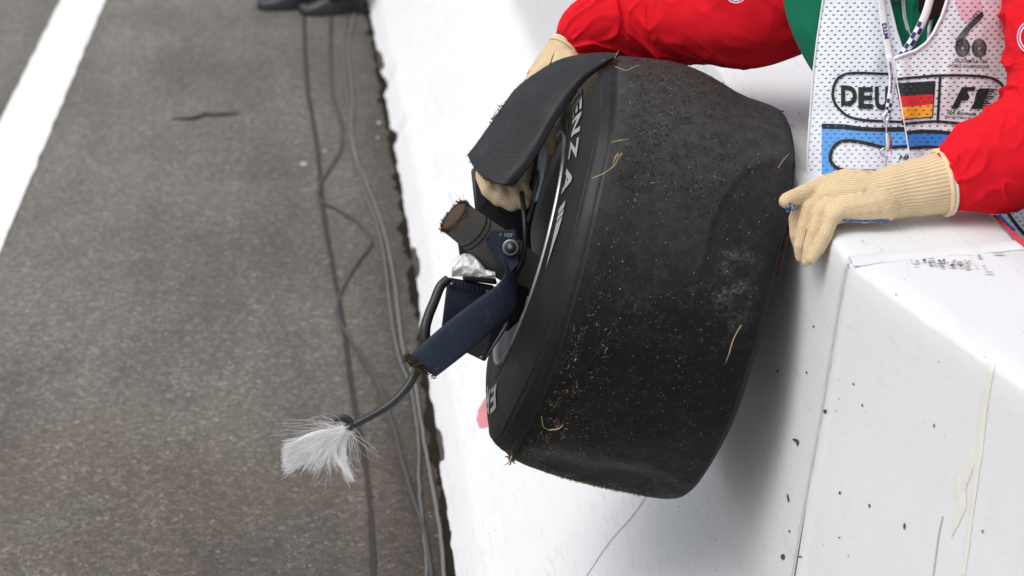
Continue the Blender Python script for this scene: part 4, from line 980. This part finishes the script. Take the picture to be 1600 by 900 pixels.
# ---------------- jacket front in the neck opening
def jf(x,y): return at(x,y,3.105+.00002*(x-1425)**2*.4)
def zipper(pts,par):
    v=[]; n=40; P=catmull([(x,y,0) for x,y in pts],n)
    tube('zip_tape',[jf(x,y)-rv*.001 for x,y,_ in P],[(.0030,.0010)]*n,M_WHITEC,par,nl=n,ns=8,ref=rv)
    tube('zip_teeth',[jf(x,y)-rv*.0022 for x,y,_ in P],[(.0013,.0012)]*n,M_ZIP,par,nl=90,ns=6,ref=rv,disp=lambda p,t,a,L:.0006*math.sin(L*2*PI/.0032))
def neckf(u,v_):
    x=1376+122*v_; y=-70+170*u; return jf(x,y)-rv*(.006*nz(v_*7,u*3,3)+.003*nz(v_*16,u*8,1))
neck=grid('jacket_front',neckf,60,50,M_GREEN,person)
zipper([(1408,-40),(1411,0),(1414,30),(1421,52),(1428,66)],person); zipper([(1474,-20),(1466,5),(1455,32),(1450,55),(1448,76)],person)
grid('collar_lining',lambda u,v_:at(1437+34*v_-8*u*(1-v_)+6*u,-50+ 82*u*(1-.35*abs(v_-.45)),3.096+.004*math.sin(3*v_)),20,14,M_COLLAR,person)
for pl in ([(1388,-30),(1392,0),(1410,0),(1412,-30)],[(1478,-30),(1480,3),(1490,2),(1496,-30)]): prism('collar_piping',[at(x,y,3.09) for x,y in pl],rv*.004,M_RED,person,.001)

# ---------------- lanyard (hangs from his neck)
lany=empty('lanyard',tuple(at(1385,100,3.03)),'white lanyard with navy checks and lettering hanging over the bib to a metal clip','lanyard')
def lay(x,y): 
    return min(bibd(x,y,0),3.06)-(.012 if y<88 else .020)
def ribbonP(pts,wd,tw=None): 
    P=catmull([(x,y,0) for x,y in pts],80); out=[]
    for i in range(80):
        T=P[min(79,i+1)]-P[max(0,i-1)]; T/=np.linalg.norm(T); out.append((P[i][0],P[i][1],-T[1],T[0]))
    def fn(u,v_,lift=0):
        k=min(78,int(u*79)); t=u*79-k; a=[p*(1-t)+q*t for p,q in zip(out[k],out[k+1])]
        w_=wd(u) if callable(wd) else wd
        x=a[0]-a[2]*w_*(v_-.5);y=a[1]-a[3]*w_*(v_-.5); return at(x,y,lay(x,y)-lift-.002*math.sin(PI*v_))
    return fn
s1=ribbonP([(1373,-60),(1377,0),(1381,35),(1386,65),(1391,95),(1394,118),(1393,140),(1389,165),(1386,182)],lambda u:13-3.5*u)
strap=grid('strap',lambda u,v_:s1(u,v_),90,6,M_WHITEC,lany,thick=.0008)
def checks(fn,u0,u1,rows,cols,par):
    for i in range(rows):
        for j in range(cols):
            if (i+j)%2: continue
            a,b=u0+(u1-u0)*i/rows,u0+(u1-u0)*(i+1)/rows; c,d=.02+.96*j/cols,.02+.96*(j+1)/cols
            mesh('lanyard_check',[fn(a,c,.0012),fn(b,c,.0012),fn(b,d,.0012),fn(a,d,.0012)],[(0,1,2,3)],M_NAVY,par,False)
checks(s1,.82,.955,4,2,strap)
lettering('strap_lettering','DTM',lambda a,b:s1(.365-.105*(1-a) if 0 else .255+.10*a,.82-.6*b,.0013),M_NAVY,strap,sub=1,offset=.04)
lettering('strap_lettering','www.dtm.com',lambda a,b:s1(.78-.27*a,.25+.5*b,.0013),M_NAVY,strap,sub=1,offset=.02)
s2=ribbonP([(1462,-50),(1455,-10),(1447,20),(1436,45),(1420,72),(1406,90)],lambda u:11+1.5*math.sin(PI*u)) 
def s2f(u,v_,lift=0): 
    p=s2(u,v_,lift); return p
strap2=grid('strap',lambda u,v_:s2f(u,v_),60,6,M_WHITEC,lany,thick=.0008); checks(s2f,.52,.98,7,2,strap2)
dcl=3.022
loop=tube('strap_loop',[at(1386,176,dcl),at(1381,183,dcl),at(1384,191,dcl),at(1389,184,dcl),at(1388,177,dcl)],[(.003,.001)]*5,M_CLIP,lany,nl=30,ns=8,ref=rv)
tube('clip_pin',[at(1386,190,dcl),at(1385,202,dcl),at(1385,212,dcl)],[.0014]*3,M_CLIP,lany,nl=10,ns=8)
tube('clip_body',[at(1386,209,dcl),at(1388,218,dcl),at(1388,230,dcl),at(1385,236,dcl)],[(.003,.002),(.0055,.003),(.005,.003),(.003,.002)],M_CLIP,lany,nl=20,ns=14,ref=rv)
tube('split_ring',[at(1384+8.5*math.cos(a),238+7*math.sin(a),dcl-.002) for a in np.linspace(0,2*PI,17)],[.0012]*17,M_CLIP,lany,nl=48,ns=8,caps=False)
tube('hook',[at(1386,245,dcl),at(1384,252,dcl),at(1383,262,dcl)],[.0022,.0016,.002],M_CLIP,lany,nl=14,ns=8)

# ---------------- gloves: union of tapered bones, remeshed into one knit skin
def glove(chains,flat_axis,voxel,name='glove',palm=None):
    bm=bmesh.new(); segs=[]
    for ch in chains:
        for (p,r),(q,s) in zip(ch,ch[1:]):
            segs.append((Vector(p),Vector(q),r,s))
            n=max(2,int((q-p).length/(min(r,s)*.45)))
            for k in range(n+1):
                t=k/n; c=Vector(p).lerp(Vector(q),t); rr=r+(s-r)*t
                m_=bmesh.ops.create_icosphere(bm,subdivisions=2,radius=rr)
                bmesh.ops.translate(bm,verts=m_['verts'],vec=c)
    me=bpy.data.meshes.new(name); bm.to_mesh(me); bm.free(); o=bpy.data.objects.new(name,me); COL.objects.link(o)
    r_=o.modifiers.new('remesh','REMESH'); r_.mode='VOXEL'; r_.voxel_size=voxel; r_.use_smooth_shade=True
    s_=o.modifiers.new('smooth','SMOOTH'); s_.factor=.5; s_.iterations=4
    dg=bpy.context.evaluated_depsgraph_get(); m2=bpy.data.meshes.new_from_object(o.evaluated_get(dg)); bpy.data.objects.remove(o)
    ob=link(name,m2,M_KNIT,person)
    V=np.array([list(v.co) for v in m2.vertices]); best=np.full(len(V),9e9); rib=np.zeros(len(V)); al=np.zeros(len(V)); acc=0
    rvn=np.array(list(rv))
    for (a,b,r,s) in segs:
        A=np.array(list(a));B=np.array(list(b));d=B-A;L=np.linalg.norm(d); 
        if L<1e-6: continue
        d/=L; t=np.clip((V-A)@d,0,L); pr_=A+t[:,None]*d; di=np.linalg.norm(V-pr_,axis=1)-(r+(s-r)*t/L)
        n1=np.cross(d,rvn); n1/=np.linalg.norm(n1)+1e-9
        off_=(V-pr_)@n1
        k=di<best; best[k]=di[k]; rib[k]=off_[k]; al[k]=t[k]+acc; 
    at1=m2.attributes.new('rib','FLOAT','POINT'); at1.data.foreach_set('value',rib); at2=m2.attributes.new('along','FLOAT','POINT'); at2.data.foreach_set('value',al)
    # soft cloth folds
    nr=np.array([list(v.normal) for v in m2.vertices])
    for i,v in enumerate(m2.vertices): v.co+=v.normal*(.0012*nz(v.co.x*45,v.co.y*45,v.co.z*45)+.00035*math.sin(rib[i]*2*PI/.0030))
    return ob
A=at
cuff_pts=[(1478,286,2.872),(1450,291,2.868),(1420,296,2.862),(1395,300,2.858),(1372,303,2.855)]
# left glove resting on the barrier arris
ch=[ # palm, broad
 [(A(1380,306,2.862),.034),(A(1350,303,2.868),.035),(A(1320,304,2.875),.032),(A(1298,309,2.882),.026)],
 [(A(1380,316,2.852),.030),(A(1350,322,2.85),.0255),(A(1322,326,2.85),.021),(A(1303,334,2.852),.017)],
 [(A(1360,292,2.885),.026),(A(1325,289,2.90),.026),(A(1290,297,2.915),.022)],
 # little, ring, middle, index
 [(A(1316,326,2.846),.0145),(A(1299,343,2.838),.0122),(A(1290,366,2.834),.0108),(A(1280,388,2.836),.0098),(A(1268,404,2.840),.0082)],
 [(A(1302,316,2.866),.0150),(A(1281,333,2.856),.0124),(A(1272,362,2.852),.0110),(A(1265,390,2.854),.0100),(A(1260,408,2.858),.0084)],
 [(A(1290,308,2.884),.0148),(A(1263,324,2.876),.0122),(A(1255,354,2.872),.0108),(A(1250,384,2.874),.0098),(A(1251,401,2.878),.0084)],
 [(A(1280,302,2.902),.0140),(A(1250,317,2.894),.0112),(A(1243,342,2.892),.0100),(A(1243,368,2.892),.0092),(A(1246,382,2.896),.0080)],
 # thumb pointing along the arris
 [(A(1330,284,2.905),.021),(A(1290,291,2.895),.0175),(A(1262,300,2.885),.0140),(A(1243,308,2.875),.0135),(A(1229,314,2.868),.0118)],
]
gl=glove(ch,None,.0017); 
def cuff(pts,rads,par,edge_r=.0038,seed=1):
    o=tube('cuff',pts,rads,M_KNIT,par,nl=70,ns=96,ref=rv,disp=lambda p,t,a,L:.0011*nz(p.x*30+seed,p.y*30,p.z*30)+.0016*math.sin(L*2*PI/.034+2*math.sin(a))*.5*(1-t)*2*t+.0004*math.sin(a*46))
    R_=[];AL=[]
    nl,ns=70,96
    for i in range(nl):
        for j in range(ns): R_.append((j/ns)*46*.0030); AL.append(i/(nl-1)*.11)
    a1=o.data.attributes.new('rib','FLOAT','POINT'); a1.data.foreach_set('value',R_); a2=o.data.attributes.new('along','FLOAT','POINT'); a2.data.foreach_set('value',AL)
    # rolled edge at the open end
    P0,P1=Vector(pts[0]),Vector(pts[1]); T=(P1-P0).normalized(); n1=T.cross(rv).normalized(); n2=n1.cross(T)
    ra,rb=rads[0]
    for rr,mt,sh,nm in ((edge_r,M_KNIT,.004,'cuff_roll'),(edge_r*.75,M_CREAM,-.002,'cuff_edging')):
        tube(nm,[P0+T*sh+n1*(ra+.001)*math.cos(a)+n2*(rb+.001)*math.sin(a) for a in np.linspace(0,2*PI,33)],[rr]*33,mt,o,nl=90,ns=10,caps=False)
    return o
cuff([A(1474,285,2.873),A(1448,290,2.868),A(1415,296,2.864),A(1388,301,2.86),A(1366,303,2.86)],[(.0465,.040),(.0435,.038),(.0405,.035),(.0385,.033),(.034,.029)],gl)
# blue rubber dots: under the palm edge and on the thumb
for i in range(13):
    x=1312+i*6.2; y=345.2+.35*nz(i,3,3)+(1.6 if i<3 else 0)-(i<2)*3
    ball('grip_dot',A(x,y,2.838+.0*i),(.0036,.0028,.0024),M_DOTS,gl,1)
for x,y in ((1228,325),(1235,323),(1241,321),(1231,330),(1238,328),(1244,326),(1234,318)):
    ball('grip_dot',A(x,y,2.858),(.0026,.0016,.0022),M_DOTS,gl,1)
# right glove: reaches behind the carbon panel, fingers hooked out beneath it
ch=[[(atw(884,106,3.155),.036),(atw(856,140,3.14),.034),(atw(830,180,3.13),.035),(atw(812,210,3.12),.032)],
 [(atw(862,108,3.15),.026),(atw(836,136,3.13),.024),(atw(814,162,3.12),.022),(atw(798,194,3.115),.020)],
 [(atw(790,200,3.10),.018),(atw(768,245,3.055),.0165),(atw(756,272,3.02),.0150),(atw(763,295,3.00),.0138),(atw(779,312,3.00),.0118)],
 [(atw(800,205,3.10),.018),(atw(785,250,3.05),.0165),(atw(772,282,3.015),.0155),(atw(781,306,2.998),.0140),(atw(800,320,3.0),.0120)],
 [(atw(812,210,3.10),.018),(atw(803,255,3.05),.0165),(atw(794,290,3.02),.0150),(atw(804,311,3.0),.0135),(atw(818,318,3.0),.0115)],
 [(atw(822,215,3.10),.016),(atw(820,260,3.06),.0145),(atw(814,290,3.03),.0130),(atw(822,305,3.02),.0115),(atw(830,309,3.02),.0098)],
 [(atw(835,150,3.09),.019),(atw(850,185,3.06),.0165),(atw(858,215,3.05),.0140),(atw(860,235,3.05),.0110)]]
gr=glove(ch,None,.0026)
cuff([atw(888,78,3.17),atw(876,93,3.165),atw(862,112,3.158),atw(850,130,3.15)],[(.033,.032),(.034,.031),(.034,.03),(.033,.03)],gr,.003,5)
# trousers and boots behind the wall
for s,dx in (('a',-.09),('b',.09)):
    tube('trouser_leg',[J['hip'+s][0]+Vector((0,0,.06)),J['knee'+s][0],J['ank'+s][0]],[.105,.078,.062],M_TROUS,person,nl=30,ns=24,disp=wr(.006,8,4,5))
    tube('boot',[J['ank'+s][0]+Vector((.03,0,0)),J['ank'+s][0]+Vector((0,0,-.045)),J['toe'+s][0]+Vector((.05,0,.005)),J['toe'+s][0]+Vector((-.03,0,-.008))],[(.045,.05),(.045,.055),(.045,.04),(.03,.02)],M_SHOE,person,nl=24,ns=20)

# ------------------------------------------------------------------ feet of somebody further along the wall
p2=empty('person',tuple(onz(500,20)),'person at the top edge, only black shoes beside the barrier foot in view','person')
def shoe(toe,heel,w_,par,nm='shoe'):
    t,h=onz(*toe,.0),onz(*heel,.0); d=(h-t).normalized(); L=(h-t).length; side=Vector((-d.y,d.x,0))
    v=[];n=28;m_=20
    for i in range(n):
        u=i/(n-1); hw=w_*(.55+.45*math.sin(PI*min(1,u*1.15+.12)))*(1 if u>.04 else .6)*(1 if u<.97 else .75)
        hh=.030+.028*sstep(.1,.45,u)+.055*sstep(.4,.7,u)
        if u<.08: hh*=.75+.25*u/.08
        for j in range(m_):
            a=PI*j/(m_-1); v.append(t+d*L*u+side*hw*math.cos(a)*(1-.15*math.sin(a))+Vector((0,0,.018+hh*math.sin(a)**.7)))
    f=gridfaces(n,m_); f.append(tuple(range(m_))); f.append(tuple(range((n-1)*m_,n*m_))[::-1])
    o=mesh(nm,v,f,M_SHOE,par)
    out=[]
    for i in range(n):
        u=i/(n-1); hw=w_*1.07*(.55+.45*math.sin(PI*min(1,u*1.15+.12)))*(1 if u>.04 else .55)*(1 if u<.97 else .7); out.append((u,hw))
    P=[t+d*L*u+side*hw for u,hw in out]+[t+d*L*u-side*hw for u,hw in reversed(out)]
    prism('sole',[q+Vector((0,0,.002)) for q in P],(0,0,.02),M_SOLE,o,.003); return t,h,d
t,h,d=shoe((402,14),(520,10),.05,p2)
tube('trouser_leg',[h-d*.07+Vector((0,0,.06)),h-d*.07+Vector((0,0,.5)),h-d*.05+Vector((0,.0,.95))],[.07,.085,.10],M_TROUS,p2,nl=30,ns=24,disp=wr(.008,7,4,2))
t,h,d=shoe((468,22),(568,18),.055,p2)
tube('trouser_leg',[h-d*.09+Vector((0,0,.06)),h-d*.09+Vector((0,.05,.5)),h-d*.07+Vector((0,.05,.95))],[.07,.085,.10],M_TROUS,p2,nl=30,ns=24,disp=wr(.008,7,4,2))

# children were modelled in world space: bring them into their thing's frame
for root in (wallA,wallB,wheel,person,lany,p2):
    for c in root.children: c.matrix_parent_inverse.identity(); c.location=Vector(c.location)-Vector(root.location)
